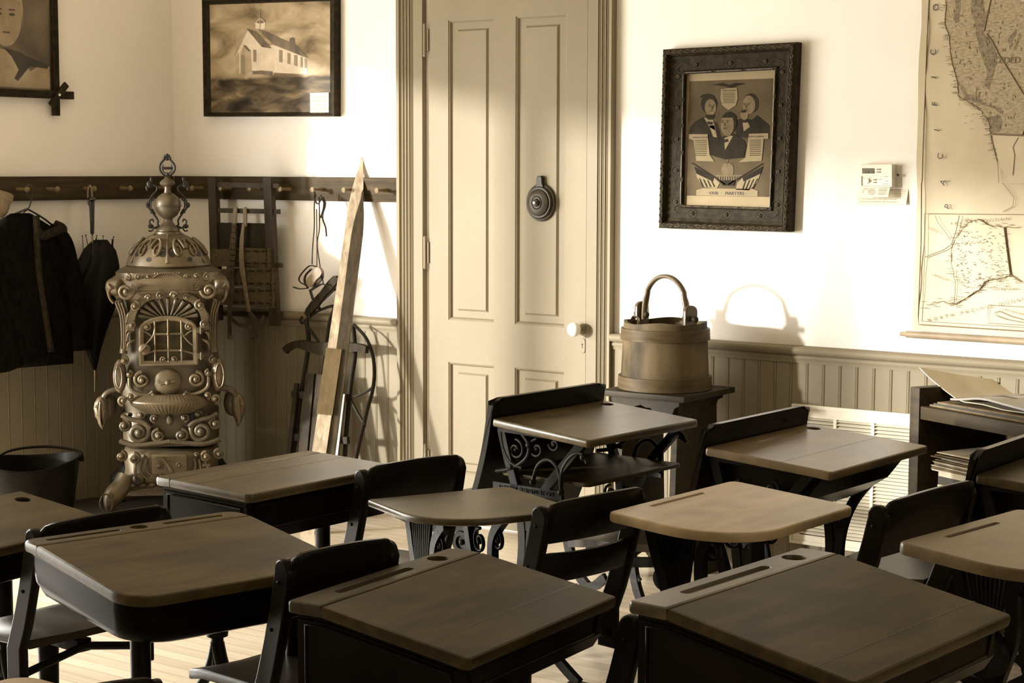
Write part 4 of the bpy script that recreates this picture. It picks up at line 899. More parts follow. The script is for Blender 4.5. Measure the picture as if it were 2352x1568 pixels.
# ash base with lettered damper plate
b = MB(); b.loft([sq(.185, .150, .285), sq(.200, .168, .275), sq(.205, .175, .245), sq(.198, .170, .19), sq(.205, .175, .15), sq(.195, .165, .135)]); base = b.build('ash_base', M['stove'], st, smooth=50)
b = MB()
for s in (-1, 1):
    scroll(b, s * .150, .255, .022, 1.5, PI / 2, s, -.182, .008); scroll(b, s * .110, .264, .010, 1.2, 0, s, -.184, .005); scroll(b, s * .205, .262, .022, 1.5, PI / 2, s, -.165, .009)
    b.tube(cr([(s * .10, -.185, .25), (s * .105, -.190, .21), (s * .08, -.190, .18)]), .006, 6); b.tube(cr([(s * .12, -.184, .245), (s * .125, -.188, .20), (s * .10, -.188, .165)]), .006, 6)
for i in range(9): b.ball((-.16 + i * .04, -.172, .136), .018, 8, (1, .6, .7))
b.ball((-.135, -.185, .165), .026, 10, (1, .7, 1))
b.build('base_scrolls', M['stove'], base, smooth=60)
b = MB(); b.lathe([(0, 0), (.014, 0), (.014, .002), (0, .002)], 14, Matrix.Translation((-.135, -.202, .160)) @ Rf); b.build('bar_socket', M['stove_k'], base)
b = MB(); b.box(-.078, .070, -.202, -.18, .186, .272, r=.005); pl = b.build('damper_plate', M['stove'], base)
for i, s in enumerate(('A KALAMAZOO', 'DIRECT TO YOU')): text('lettering', s, Matrix.Translation((-.010 + i * .014, -.2022, .254 - i * .015)) @ Matrix.Rotation(PI / 2, 4, 'X'), .0135, M['stove'], pl, .0014, space=1.1)
b = MB()
for s in (-1, 1): scroll(b, s * .042 - .004, .222, .014, 1.4, PI / 2, s, -.203, .004)
b.tube([(-.04, -.203, .188), (-.04, -.203, .150)], .007, 8); b.tube([(.028, -.203, .188), (.028, -.203, .150)], .007, 8); b.build('plate_scrolls', M['stove'], pl, smooth=60)
b = MB(); b.tube(cr([(-.032, -.216, .258), (-.018, -.220, .240), (.0, -.222, .212), (.010, -.216, .192)]), [.007, .006, .006, .005, .005, .004, .004, .004, .005, .005, .006, .007, .008, .009, .009, .009, .009, .009, .008][:19], 8); b.build('lever', M['stove'], pl, smooth=60)
b = MB(); b.tube(cr([(-.142, -.18, .235), (-.146, -.205, .225), (-.146, -.207, .185), (-.142, -.19, .170)]), .007, 8); b.build('pull_handle', M['stove'], base, smooth=60)
b = MB(); b.box(.135, .168, -.215, -.172, .218, .228, r=.002); b.tube([(.158, -.205, .222), (.158, -.205, .198)], .008, 8); b.tube([(.15, -.2, .23), (.15, -.2, .236)], .006, 8); b.build('side_latch', M['stove'], base)
# legs
for sx in (-1, 1):
    for sy in (-1, 1):
        b = MB(); f = sy == -1
        P = [(.185, .150, .17), (.205, .168, .135), (.240, .195, .095), (.252, .208, .055), (.235, .195, .020), (.235, .196, 0)]
        b.tube(cr([(sx * x, sy * y, z) for x, y, z in P], 5), [.040 - .0 * i for i in range(6)] + [.040, .042, .043, .043, .042, .040, .036, .032, .028, .025, .022, .020, .019, .018, .018, .018, .018, .018, .018, .018][:20], 12)
        if f:
            c = V3((sx * .262, -.235, .075)); b.tube([c + V3((sx * .004 + .026 * math.cos(a), -.012, .040 * math.sin(a))) for a in [2 * PI * i / 20 for i in range(20)]], .004, 6, closed=True); scroll(b, sx * .245, .105, .012, 1.3, PI / 2, sx, -.243, .004)
        b.build('leg', M['stove'] if f else M['stove_k'], st, smooth=60)
# leaf-shaped foot rests either side
LEAF = [(0, .075), (.012, .072), (.026, .060), (.032, .040), (.030, .022), (.034, .008), (.028, -.008), (.027, -.022), (.020, -.034), (.014, -.052), (.006, -.072), (-.004, -.060), (-.012, -.044), (-.016, -.026), (-.024, -.016), (-.026, .004), (-.030, .020), (-.026, .044), (-.014, .064)]
for s in (-1, 1):
    b = MB(); cx, cz = s * .292, .440; R = []
    for (ins, y) in ((.0, -.092), (.0, -.104), (.006, -.112), (.014, -.117)):
        R.append([V3((cx - s * x * 1.0, y + .9 * (x + .03) ** 1.2 * .3, cz + z)) for x, z in inset(LEAF[::-1] if area(LEAF) < 0 else LEAF, ins)])
    b.loft(R); b.tube(cr([(cx, -.118, cz + .05), (cx + s * .004, -.122, cz), (cx - s * .002, -.114, cz - .055)], 4), .003, 6)
    b.ball((cx + s * .012, -.112, cz + .030), .010, 8, (1.4, .5, .8))
    b.build('foot_rest', M['stove'], st, smooth=45)
    b = MB(); b.tube(cr([(s * .19, -.10, .535), (s * .225, -.10, .540), (s * .265, -.098, .525), (s * .285, -.092, .495)], 5), .013, 10); b.ball((s * .262, -.060, .470), .045, 12, (.8, .7, 1.3)); b.build('foot_rest_bracket', M['stove_d'], st, smooth=50)

# ------------------------------------------------------------------ pack frame hanging on the pegs
pf = thing('pack_frame', 'old wooden pack frame with canvas bands and straps, leaning under the peg rail', 'pack frame', (.56, -.09, 1.10))
OF = V3((-.56, .09, -1.10))
def PW(px, py, d): return W(px, py, d) + OF
def st_(px0, py0, px1, py1, w_, d, th_, name, m=None):
    b = MB(); a, c = PW(px0, py0, d), PW(px1, py1, d); b.bar([a, c], w_, th_, (1, 0, 0)); return b.build(name, m or M['packw'], pf, smooth=0)
st_(490, 407, 500, 735, .048, .095, .026, 'stile'); st_(617, 407, 632, 748, .048, .095, .026, 'stile')
for (x0, x1, y, dd) in ((500, 642, 424, .092), (500, 642, 483, .092), (512, 648, 606, .092), (500, 648, 719, .075)):
    b = MB(); b.bar([PW(x0, y, dd), PW(x1, y + (3 if y > 420 else 2), dd)], .021, .014, (0, 0, 1)); b.build('rung', M['packw'], pf, smooth=0)
b = MB(); v = [PW(503, 511, .082), PW(630, 513, .082), PW(632, 575, .082), PW(503, 572, .082)]; b.loft([v, [p + V3((0, -.012, 0)) for p in v]]); b.build('back_board', M['canvas_d'], pf, smooth=0)
def band(y0a, y0b, y1a, y1b, x0, x1, d, xs):
    b = MB(); n = 10; R = []
    for i in range(n + 1):
        t = i / n; x = x0 + (x1 - x0) * t; ya = y0a + (y0b - y0a) * t + 1.2 * math.sin(t * 9); yb = y1a + (y1b - y1a) * t + 1.5 * math.sin(t * 7 + 1); dd = d + .006 * math.sin(PI * t)
        R.append([PW(x, ya, dd), PW(x, yb, dd), PW(x, yb, dd - .008), PW(x, ya, dd - .008)])
    b.loft(R); o = b.build('canvas_band', M['canvas'], pf, smooth=40)
    b = MB()
    for yo in (.16, .82):
        for k in range(6):
            t = .3 + .68 * k / 5; t2 = t + .09
            x = x0 + (x1 - x0) * t; xx = x0 + (x1 - x0) * min(t2, 1); ya = y0a + (y0b - y0a) * t; yb = y1a + (y1b - y1a) * t; y = ya + (yb - ya) * yo
            b.bar([PW(x, y, d + .0075), PW(xx, y + .5, d + .0075)], .0022, .006, (0, 1, 0))
    for k in range(4):
        y = y0b + (y1b - y0b) * (k + .5) / 4; b.bar([PW(x1 - 10, y - 4, d + .003), PW(x1 - 10, y + 4, d + .003)], .003, .004, (0, 1, 0))
    b.build('stitching', M['canvas_d'], o, smooth=0); return o
band(571, 569, 610, 613, 485, 622, .108, 0); band(617, 614, 656, 660, 490, 632, .110, 0); band(663, 659, 698, 706, 494, 632, .112, 0)
def strapt(pts, w_, m, name='strap', th_=.006):
    b = MB(); P = cr([PW(x, y, d) for x, y, d in pts], 4); b.bar(P, [w_ if not isinstance(w_, (list, tuple)) else w_[min(int(i / len(P) * len(w_)), len(w_) - 1)] for i in range(len(P))], th_, (1, 0, 0)); return b.build(name, m, pf, smooth=40)
s1 = strapt([(541, 477, .105), (540, 490, .112), (538, 515, .115)], .022, M['horn']); s2_ = strapt([(562, 477, .105), (563, 490, .112), (563, 520, .115)], .020, M['horn'])
s3 = strapt([(538, 513, .118), (536, 545, .125), (533, 590, .132), (528, 630, .132)], [.024, .034, .040, .044], M['canvas']); strapt([(560, 515, .118), (556, 545, .125), (555, 600, .13), (563, 660, .13), (572, 715, .125)], [.016, .022, .026, .018, .016], M['cloth'])
strapt([(530, 630, .13), (531, 680, .125), (527, 715, .12), (528, 770, .11)], [.036, .032, .022, .022], M['strap'])
strapt([(572, 718, .12), (583, 730, .115), (590, 760, .11), (580, 780, .11)], .02, M['strap']); strapt([(606, 725, .11), (596, 750, .11), (588, 772, .11)], .012, M['strap']); strapt([(530, 730, .115), (550, 745, .11), (575, 750, .11)], .018, M['strap'])
b = MB()
for y in range(520, 632, 13): b.bar([PW(528, y, .138), PW(546, y + 1, .138)], .003, .004, (0, 0, 1))
b.build('quilting', M['canvas_d'], s3, smooth=0)
for px, py in ((581, 777), (528, 773)):
    b = MB(); c = PW(px, py, .117); b.tube([c + V3((.016 * math.cos(a) * (1 if abs(math.cos(a)) < .9 else .95), 0, .010 * math.sin(a))) for a in [2 * PI * i / 16 for i in range(16)]], .0028, 6, closed=True); b.tube([c + V3((0, -.002, -.010)), c + V3((0, -.002, .012))], .002, 6); b.build('buckle', M['steel'], pf)

# ------------------------------------------------------------------ skis leaning in front
def ski(name, label, m, off, wid, tn, ks=1.0):
    A_ = V3((1.335, -.545, 0)) + V3(off); B_ = V3((1.186, -.048, 1.40)) + V3((off[0], 0, off[2])) + V3((0, 0, 0)); dr_ = (B_ - A_)
    t_ = thing(name, label, 'ski', (A_.x, A_.y, 0)); wd = V3((.86, .50, 0)).normalized(); wd = (wd - dr_.normalized() * wd.dot(dr_.normalized())).normalized(); nn = wd.cross(dr_.normalized())
    b = MB(); R = []
    for t, wf, lift in ((.0, 1.0, 0), (.25, 1.0, 0), (.5, .98, .003), (.75, .96, .002), (.9, .98, 0), (.96, .95, 0), (1.0, .82, 0), (1.035, .60, .003), (1.065, .33, .004), (1.08, .20, .004), (1.10, .20, .004), (1.112, .03, .004)):
        t *= ks; p = A_ + dr_ * t - V3((A_.x, A_.y, 0)) - nn * lift; a = wd * wid * wf / 2; h = nn * tn / 2 * (1 if t < .9 * ks else .6)
        R.append([p - a - h, p + a - h, p + a + h, p - a + h])
    # foot resting level on the boards
    for k in range(4): R[0][k].z = 0.0
    b.loft(R); b.build('runner', m, t_, smooth=20); return t_, A_, dr_, wd, nn
sk, A_, dr_, wd, nn = ski('ski', 'long weathered pale wooden ski with pointed tip, leaning on the peg rail', M['ski'], (-.006, 0, 0), .060, .016)
b = MB(); o_ = V3((A_.x, A_.y, 0)); sgn = -1 if nn.y > 0 else 1
def on_ski(t, u, h): return A_ + dr_ * t + wd * u + nn * sgn * h - o_
b.loft([[on_ski(t, u, h) for u, h in ((-.034, .008), (.034, .008), (.034, .0125), (-.034, .0125))] for t in (.335, .525)]); b.build('foot_plate', M['ski_p'], sk, smooth=0)
ski('ski', 'dark wooden ski standing directly behind the pale ski', M['ski_d'], (.024, .034, 0), .052, .014, .90)

# ------------------------------------------------------------------ pair of ice skates hung by their straps
isk = []
for i, (lab, fp, wd_, mt, dpt) in enumerate((('dark wooden ice skate with curled blade, the lower of the hanging pair', ((704, 722), (776, 636)), .040, M['sledw'], .085), ('small ice skate with pale footboard, the upper of the hanging pair', ((708, 655), (738, 618)), .044, M['peg'], .12))):
    t_ = thing('ice_skate', lab, 'ice skate', W(*fp[0], dpt), 0, 'ice skates hanging from a peg'); c0 = W(*fp[0], dpt); isk.append((t_, c0))
    a, c = W(*fp[0], dpt) - c0, W(*fp[1], dpt) - c0; ax = (c - a).normalized(); sd_ = V3((0, -1, 0)).cross(ax).normalized(); nrm = V3((.25, -.35, 0)) + sd_ * 0
    b = MB(); R = []
    for t, wf in ((0, .45), (.08, .8), (.25, 1), (.55, .8), (.8, 1.0), (.95, .85), (1.0, .4)):
        p = a + (c - a) * t; u = sd_ * wd_ * wf / 2; h = V3((0, -.009, 0)); R.append([p - u - h, p + u - h, p + u + h, p - u + h])
    b.loft(R); b.build('footboard', mt, t_, smooth=30)
    low = sd_ if sd_.z < 0 else -sd_
    b = MB()
    if i == 0: pts = [W(x, y, dpt) - c0 for x, y in ((775, 655), (760, 672), (735, 696), (715, 718), (704, 734), (694, 742), (690, 735), (695, 727))]
    else: pts = [W(x, y, dpt) - c0 for x, y in ((742, 630), (735, 645), (722, 660), (712, 668))]
    b.bar(cr(pts), .004, .011, (0, 1, 0)); b.build('blade', M['sledm'], t_, smooth=30)
    for q in ((.3, .8)):
        b = MB(); p = a + (c - a) * q; b.bar([p, p + low * .032], .012, .010, (0, 1, 0)); b.build('blade_post', M['sledm'], t_)
def sl(pts, w_, parent, c0, d=.11, name='strap'):
    b = MB(); P = cr([W(x, y, d) - c0 for x, y in pts], 5); b.bar(P, w_, .003, (.4, 0, 1)) if 0 else b.tube(P, w_ / 2, 6, flat=(1, .45)); return b.build(name, M['strap_d'], parent, smooth=60)
t1, c1_ = isk[0]; t2, c2_ = isk[1]
sl([(733, 452), (734, 520), (729, 560), (735, 610), (741, 640), (742, 652)], .0075, t1, c1_, .10); sl([(744, 452), (742, 480), (733, 505)], .007, t1, c1_, .095); sl([(737, 448), (745, 470), (741, 500), (748, 522), (750, 543)], .011, t1, c1_, .095); sl([(742, 452), (748, 468), (742, 490), (737, 500)], .009, t1, c1_, .1)
sl([(726, 446), (722, 470), (722, 520), (718, 570), (717, 607)], .0075, t2, c2_, .12); sl([(723, 440), (724, 460), (731, 468), (740, 452)], .010, t2, c2_, .11); sl([(727, 480), (728, 560), (728, 615)], .006, t2, c2_, .12)
sl([(727, 612), (712, 610), (698, 622), (687, 638), (690, 648), (702, 655), (708, 662)], .012, t2, c2_, .13); sl([(674, 659), (688, 663), (705, 662)], .013, t2, c2_, .13); sl([(715, 618), (702, 632), (700, 648), (707, 660)], .016, t2, c2_, .13); sl([(712, 668), (722, 662), (740, 652), (750, 656)], .014, t1, c1_, .115)
sl([(712, 665), (716, 678), (720, 692)], .018, t2, c2_, .12); sl([(722, 690), (712, 702), (710, 722), (713, 740)], .010, t1, c1_, .095)

# ------------------------------------------------------------------ old steering sled leaning on the wainscot
sled = thing('steering_sled', 'old wooden steering sled with iron runners leaning upright behind the skis', 'sled', (1.02, -.2, 0))
def dd_(z): return .055 + .21 * max(0, (.95 - z)) / .95
def SW(px, py, e=0.0):
    d = .15
    for _ in range(4): p = W(px, py, d); d = dd_(p.z) + e
    return W(px, py, d) - V3((1.02, -.2, 0))
def stube(pts, r, name, m, flat=(1, .5)):
    b = MB(); b.tube(cr([SW(*q) for q in pts], 5), r, 8, flat=flat); return b.build(name, m, sled, smooth=60)
stube([(706, 740), (712, 728), (735, 712), (768, 704), (758, 740), (750, 800), (744, 850), (730, 930), (716, 1040), (700, 1140)], .0115, 'runner', M['sledm'])
stube([(704, 742), (707, 760), (709, 790), (705, 820), (697, 870), (688, 930), (680, 1000), (670, 1060), (655, 1150)], .011, 'runner', M['sledm'])
stube([(813, 745), (840, 775), (856, 815), (860, 860), (855, 900), (845, 935), (835, 980), (825, 1020), (815, 1070)], .010, 'runner', M['sledm'])
stube([(811, 748), (814, 780), (815, 820), (806, 880), (800, 940), (795, 1000), (790, 1080)], .010, 'runner', M['sledm'])
b = MB(); b.tube(cr([SW(708, 752), SW(720, 768), SW(735, 792), SW(742, 806)], 4), .007, 6); b.build('brace', M['sledm'], sled); b = MB(); b.tube(cr([SW(858, 888), SW(840, 900), SW(806, 915)], 4), .007, 6); b.build('brace', M['sledm'], sled)
b = MB(); b.tube(cr([SW(806, 920), SW(822, 950), SW(838, 975)], 4), .007, 6); b.build('brace', M['sledm'], sled)
cb_ = cr([SW(655, 806, .02), SW(666, 796, .02), (SW(690, 790, .02)), SW(730, 800, .02), SW(770, 800, .02), SW(800, 798, .02), SW(825, 798, .02), SW(843, 803, .02)], 4)
b = MB(); b.bar(cb_, .022, [.030 if i < 8 else (.030 + .028 * math.exp(-((i - 15) / 6) ** 2)) for i in range(len(cb_))], (0, 1, 0)); b.build('steering_bar', M['sledw'], sled, smooth=30)
for (x0, y0, x1, y1, w_, m) in ((714, 858, 690, 1120, .050, 'sledw'), (738, 860, 712, 1130, .045, 'sledw'), (790, 905, 765, 1120, .020, 'ski_p'), (682, 880, 655, 1120, .022, 'sledw'), (775, 880, 748, 1125, .04, 'sledw')):
    b = MB(); b.bar([SW(x0, y0, .03), SW(x1, y1, .03)], w_, .012, (1, 0, 0)); b.build('deck_slat', M[m], sled, smooth=0)
for (y) in (905, 1003):
    b = MB(); b.bar([SW(672, y, .015), SW(800, y + 8, .015)], .03, .018, (0, 0, 1)); b.build('cross_bar', M['sledm'], sled, smooth=0)

# ------------------------------------------------------------------ coat on its hanger, knit cap, umbrella
CO = V3((.11, -.985, 1.0))
ct = thing('fur_coat', 'black fur jacket with brown fur trim on a hanger, on the left wall', 'coat', CO)
b = MB(); R = []
sh = [(.665, .262, .075), (.70, .265, .08), (.80, .255, .085), (.95, .238, .085), (1.08, .222, .08), (1.16, .205, .075), (1.215, .180, .065), (1.245, .145, .055), (1.272, .095, .042), (1.292, .060, .035), (1.298, .045, .03)]
for z, hw, hd in sh:
    ring = []
    for i in range(36):
        a = 2 * PI * i / 36; wv = 1 + (.05 * math.sin(a * 7 + z * 4) + .03 * math.sin(a * 13)) * max(0, (1.2 - z)) * 1.6
        c, s = math.cos(a), math.sin(a); ring.append(V3((hd * s * wv * (1 if s > 0 else .75), hw * c * wv, z - 1.0 - (.028 * math.sin(a * 3 + 1) if z < .68 else 0))))
    R.append(ring)
b.loft(R); b.build('coat_body', M['fur'], ct, smooth=60)
for s in (-1, 1):
    b = MB(); b.tube(cr([(.0, s * .16, .225), (.01, s * .21, .17), (.015, s * .235, .05), (.02, s * .262, -.12), (.025, s * .275, -.30)], 6), [.045 + .001 * i for i in range(25)], 14, flat=(1, .85)); b.build('sleeve', M['fur'], ct, smooth=60)
b = MB(); b.tube(cr([(.060, .035, .285), (.078, .02, .20), (.085, .022, .05), (.088, .045, -.12), (.086, .075, -.29)], 6), .014, 8); b.build('front_edge_trim', M['furtrim'], ct, smooth=60)
b = MB(); b.tube(cr([(.05, .165, .225), (.066, .11, .215), (.072, .05, .205), (.060, .03, .235)], 5), .020, 8); b.build('yoke_trim', M['furtrim'], ct, smooth=60)
b = MB(); b.tube(cr([(.03, .20, .215), (.045, .185, .235), (.02, .165, .25)], 5), .018, 8); b.build('shoulder_trim', M['furtrim'], ct, smooth=60)
b = MB(); hk = V3((.04 - .11, .055, 1.398 - 1.0))
b.tube(cr([(-.02, .055, .375), (-.02, .048, .405), (-.02, .066, .418), (-.02, .082, .405), (-.02, .080, .375), (-.02, .070, .335), (-.02, .060, .318), (-.015, .03, .300)], 5), .0028, 8)
b.tube(cr([(-.015, .05, .316), (-.012, .13, .275), (-.012, .19, .235)], 4), .0045, 8); b.tube(cr([(-.015, .05, .316), (-.012, -.05, .285), (-.012, -.19, .235)], 4), .0045, 8); b.build('hanger', M['umbh'], ct, smooth=60)
b = MB()
prof = [(.0, .0), (.05, .005), (.068, .03), (.074, .06), (.076, .075), (.082, .078), (.083, .108), (.074, .112), (.070, .10), (.04, .11), (0, .108)]
b.lathe(prof, 28, Matrix.Rotation(-.25, 4, 'X'), sx=.62)
cp = b.build('knit_cap', M['cloth'], None, smooth=60); cp.location = (.075, -1.105, 1.285); tag(cp, 'pale knitted cap at the left picture edge above the black coat shoulder', 'cap')
um = thing('umbrella', 'folded black umbrella hanging by its pale loop handle beside the coat', 'umbrella', (.10, -.585, .50))
def UL(px, py, d=.10): return L(px, py, d) - V3((.10, -.585, .50))
b = MB(); R = []
prof = [(218, 850, 3), (217, 835, 7), (215, 812, 13), (214, 790, 19), (214, 765, 24), (215, 740, 30), (213, 705, 42), (211, 670, 50), (213, 640, 52), (222, 610, 42), (226, 590, 36), (228, 570, 30), (230, 558, 18)]
for i, (x, y, h) in enumerate(prof):
    c = UL(x, y); hw = abs(UL(x + h, y).y - c.y); ring = []
    for k in range(32):
        a = 2 * PI * k / 32; wv = 1 + .16 * math.sin(8 * a + i * .25) * min(1, i / 4); ring.append(c + V3((hw * .62 * math.sin(a) * wv, hw * math.cos(a) * wv, (.014 * math.sin(8 * a) if i > 9 else 0))))
    R.append(ring)
b.loft(R); b.build('canopy', M['umb'], um, smooth=60)
b = MB(); R = []
for x, y, h in ((175, 680, 12), (166, 655, 14), (166, 630, 17), (168, 612, 16), (172, 604, 10)):
    c = UL(x, y, .12); hw = abs(UL(x + h, y).y - UL(x, y).y); R.append([c + V3((hw * .6 * math.sin(2 * PI * k / 14), hw * math.cos(2 * PI * k / 14), 0)) for k in range(14)])
b.loft(R); b.build('loose_fold', M['umb'], um, smooth=60)
for k, (x0, y0, x1, y1) in enumerate(((189, 542, 193, 600), (197, 540, 207, 590), (222, 541, 221, 575), (237, 542, 236, 575), (261, 544, 258, 580), (214, 560, 213, 590))):
    b = MB(); a, c = UL(x0, y0, .09 + .01 * k), UL(x1, y1, .09 + .01 * k); b.tube([a, c], .0016, 6); b.ball(a, .0035, 6); b.build('rib_tip', M['umbh'], um)
for x, y, h in ((221, 545, 5), (258, 548, 6), (244, 560, 8)):
    b = MB(); a = UL(x, y, .11); c = UL(x, y + 45, .11); hw = .012; b.tube([a, (a + c) / 2, c], [.003, hw * .7, hw * 1.6], 8, flat=(1, .5)); b.build('canopy_point', M['umb'], um, smooth=60)
b = MB(); b.tube([UL(212, 537), UL(213, 575)], .004, 8); b.build('shaft', M['steel'], um)
b = MB(); b.tube([UL(211, 462), UL(211.5, 500), UL(212, 537)], [.0125, .0105, .0085], 12); b.lathe([(0, 0), (.013, 0), (.021, .008), (.020, .014), (.010, .020), (0, .020)], 18, Matrix.Translation(UL(211, 463))); b.build('grip', M['umbh'], um, smooth=50)
b = MB(); lo_ = [UL(206.5 + 5 * math.cos(a) + (0), 449 + 23 * math.sin(a), .075 + .012 * math.cos(a)) for a in [2 * PI * i / 28 for i in range(28)]]; b.tube(lo_, .0042, 8, closed=True); b.build('loop_handle', M['horn'], um, smooth=60)
b = MB(); b.tube([UL(218, 848), UL(218, 876), UL(217, 900)], [.005, .0035, .0022], 8); b.build('ferrule', M['steel'], um)

# ------------------------------------------------------------------ coal scuttle
cs = thing('coal_scuttle', 'black metal coal scuttle with bail handle standing by the left wall', 'coal scuttle', (.40, -1.16, 0))
b = MB(); R = []; R2 = []
rim_r = .170
for z, r, sc in ((0, .118, 0), (.01, .125, 0), (.12, .145, 0), (.22, .160, .3), (.30, .172, 1)):
    ring = []
    for k in range(40):
        a = 2 * PI * k / 40; lip = .055 * sc * max(0, math.cos(a - math.radians(235))) ** 2; dz = sc * (.012 * math.cos(2 * (a - math.radians(235))) - .02 * max(0, math.cos(a - math.radians(270)))); rr = r + lip
        ring.append(V3((rr * math.cos(a), rr * math.sin(a), z + dz)))
    R.append(ring)
inner = [[p * 1.0 - V3((p.x * .035, p.y * .035, 0)) for p in rg] for rg in reversed(R)]
inner[-1] = [p + V3((0, 0, .006)) for p in inner[-1]]
b.loft(R + inner); b.build('bucket_shell', M['tin'], cs, smooth=50)
pa, pb = V3((.118, .118, .295)), V3((-.118, -.118, .295))
b = MB(); b.tube([V3(((.172 + .055 * max(0, math.cos(a - math.radians(235))) ** 2) * math.cos(a), (.172 + .055 * max(0, math.cos(a - math.radians(235))) ** 2) * math.sin(a), .30 + .012 * math.cos(2 * (a - math.radians(235))) - .02 * max(0, math.cos(a - math.radians(270))))) for a in [2 * PI * k / 40 for k in range(40)]], .004, 6, closed=True); b.build('rolled_rim', M['tin'], cs, smooth=60)
b = MB(); b.tube(cr([pa + V3((.01, .01, 0)), V3((.10, .13, .325)), V3((.0, .05, .345)), V3((-.09, -.06, .335)), pb + V3((-.01, -.01, 0))], 6), .0055, 8); b.ball(pa + V3((.008, .008, 0)), .011, 8); b.ball(pb - V3((.008, .008, 0)), .011, 8); b.build('bail_handle', M['tin'], cs, smooth=60)

# ------------------------------------------------------------------ bench and wooden bucket
be = thing('bucket_bench', 'small dark wooden bench with scalloped apron holding the wooden bucket', 'bench', (2.88, -.29, 0))
def BX(b, x0, x1, y0, y1, z0, z1, r=0.0): b.box(x0 - 2.88, x1 - 2.88, y0 + .29, y1 + .29, z0, z1, r=r)
b = MB(); BX(b, 2.705, 3.062, -.475, -.105, .672, .694, .004); b.build('bench_top', M['bench'], be)
Myz = lambda x: Matrix(((0, 0, 1, x - 2.88), (1, 0, 0, .29), (0, 1, 0, 0), (0, 0, 0, 1)))
foot = lambda y0, y1, sp: [(y0 - sp, 0), (y0 - sp + .075, 0), (y0 - sp + .085, .035), (y0 - sp + .11, .060), ((y0 + y1) / 2, .070), (y1 + sp - .11, .060), (y1 + sp - .085, .035), (y1 + sp - .075, 0), (y1 + sp, 0), (y1 + sp * .3, .45), (y1, .672), (y0, .672), (y0 - sp * .3, .45)]
for x in (2.755, 2.985):
    b = MB(); b.prism(foot(-.425, -.150, .030), 0, .024, Myz(x)); b.build('end_board', M['bench'], be, smooth=0)
b = MB(); pr = [(2.74, .672), (2.74, .655), (2.755, .640), (2.775, .618), (2.800, .618), (2.812, .632), (2.838, .640), (2.865, .648), (2.885, .640), (2.905, .640), (2.93, .618), (2.95, .596), (2.975, .596), (2.995, .618), (3.005, .645), (3.025, .655), (3.025, .672)]
b.prism([(x - 2.88, z) for x, z in pr], .428 - .29 + .0, .446 - .29, Matrix(((1, 0, 0, 0), (0, 0, -1, 0), (0, 1, 0, 0), (0, 0, 0, 1)))); b.build('apron', M['bench'], be, smooth=0)
b = MB(); b.prism([(x - 2.88, z) for x, z in pr], .130 - .29, .146 - .29, Matrix(((1, 0, 0, 0), (0, 0, -1, 0), (0, 1, 0, 0), (0, 0, 0, 1)))); b.build('apron', M['bench'], be, smooth=0)
BC = V3((2.872, -.292, .694))
bu = thing('wooden_bucket', 'old wooden staved bucket with bentwood handle, standing on the small bench', 'bucket', BC)
b = MB(); BR0, BR1, BH = .163, .152, .245
R = []
for r, z in ((BR0, 0), (BR0, .004), ((BR0 + BR1) / 2, BH / 2), (BR1, BH), (BR1 - .012, BH), (BR0 - .014, .02), (.001, .018)):
    R.append([V3((r * math.cos(2 * PI * k / 72) * (1 - .006 * (k % 6 == 0)), r * math.sin(2 * PI * k / 72) * (1 - .006 * (k % 6 == 0)), z + (.004 * math.sin(k * .35) if BH - .01 < z else 0))) for k in range(72)])
b.loft(R); b.build('staves', M['bucket'], bu, smooth=40)
b = MB(); b.lathe([(BR1 + .004, .180), (BR1 + .012, .181), (BR1 + .010, .222), (BR1 + .001, .222)], 64); b.build('upper_hoop', M['hoop'], bu, smooth=40)
b = MB(); b.lathe([(BR0 + .001, .001), (BR0 + .010, .002), (BR0 + .008, .048), (BR0 - .001, .048)], 64); b.build('lower_hoop', M['hoop'], bu, smooth=40)
# lugs: axis runs left to front-right of the bench
ax_a = math.radians(-17); AX = V3((math.cos(ax_a), math.sin(ax_a), 0)); PX = V3((-AX.y, AX.x, 0))
for s in (-1, 1):
    c = AX * s * (BR1 - .020); b = MB(); poly = [(-.030, .20), (.030, .20), (.030, BH + .045)] + [(.030 * math.cos(a), BH + .045 + .022 * math.sin(a)) for a in [PI * i / 8 for i in range(1, 8)]] + [(-.030, BH + .045)]
    b.prism(poly, -.008, .008, Matrix(((PX.x, 0, AX.x, c.x), (PX.y, 0, AX.y, c.y), (0, 1, 0, 0), (0, 0, 0, 1))), .003); b.build('lug', M['handle'], bu, smooth=40)
    b = MB(); pc = c + V3((0, 0, BH + .018)); b.tube([pc + AX * s * (-.026), pc + AX * s * .024], .009, 12); b.ball(pc + AX * s * .026, .013, 10); b.ball(pc - AX * s * .026, .012, 10); b.build('pin', M['bench'], bu, smooth=50)
b = MB(); hp = []
for i in range(25):
    a = PI * i / 24; hp.append(AX * (BR1 - .036) * math.cos(a) * (1.06 if 4 < i < 20 else 1) + V3((0, 0, BH + .000 + .165 * math.sin(a) ** .8)))
b.tube(hp, [.0105 if 3 < i < 21 else .0125 for i in range(25)], 10, flat=(1.15, .8)); b.build('bail_handle', M['handle'], bu, smooth=60)
b = MB(); c = V3((-.045, -BR1 + .03, 0)); b.tube(cr([(-.045, -.12, BH - .03), (-.042, -.118, BH + .012), (-.058, -.118, BH + .022), (-.066, -.12, BH + .010)], 5), .006, 8, flat=(2.2, .6)); b.build('hook', M['handle'], bu, smooth=60)

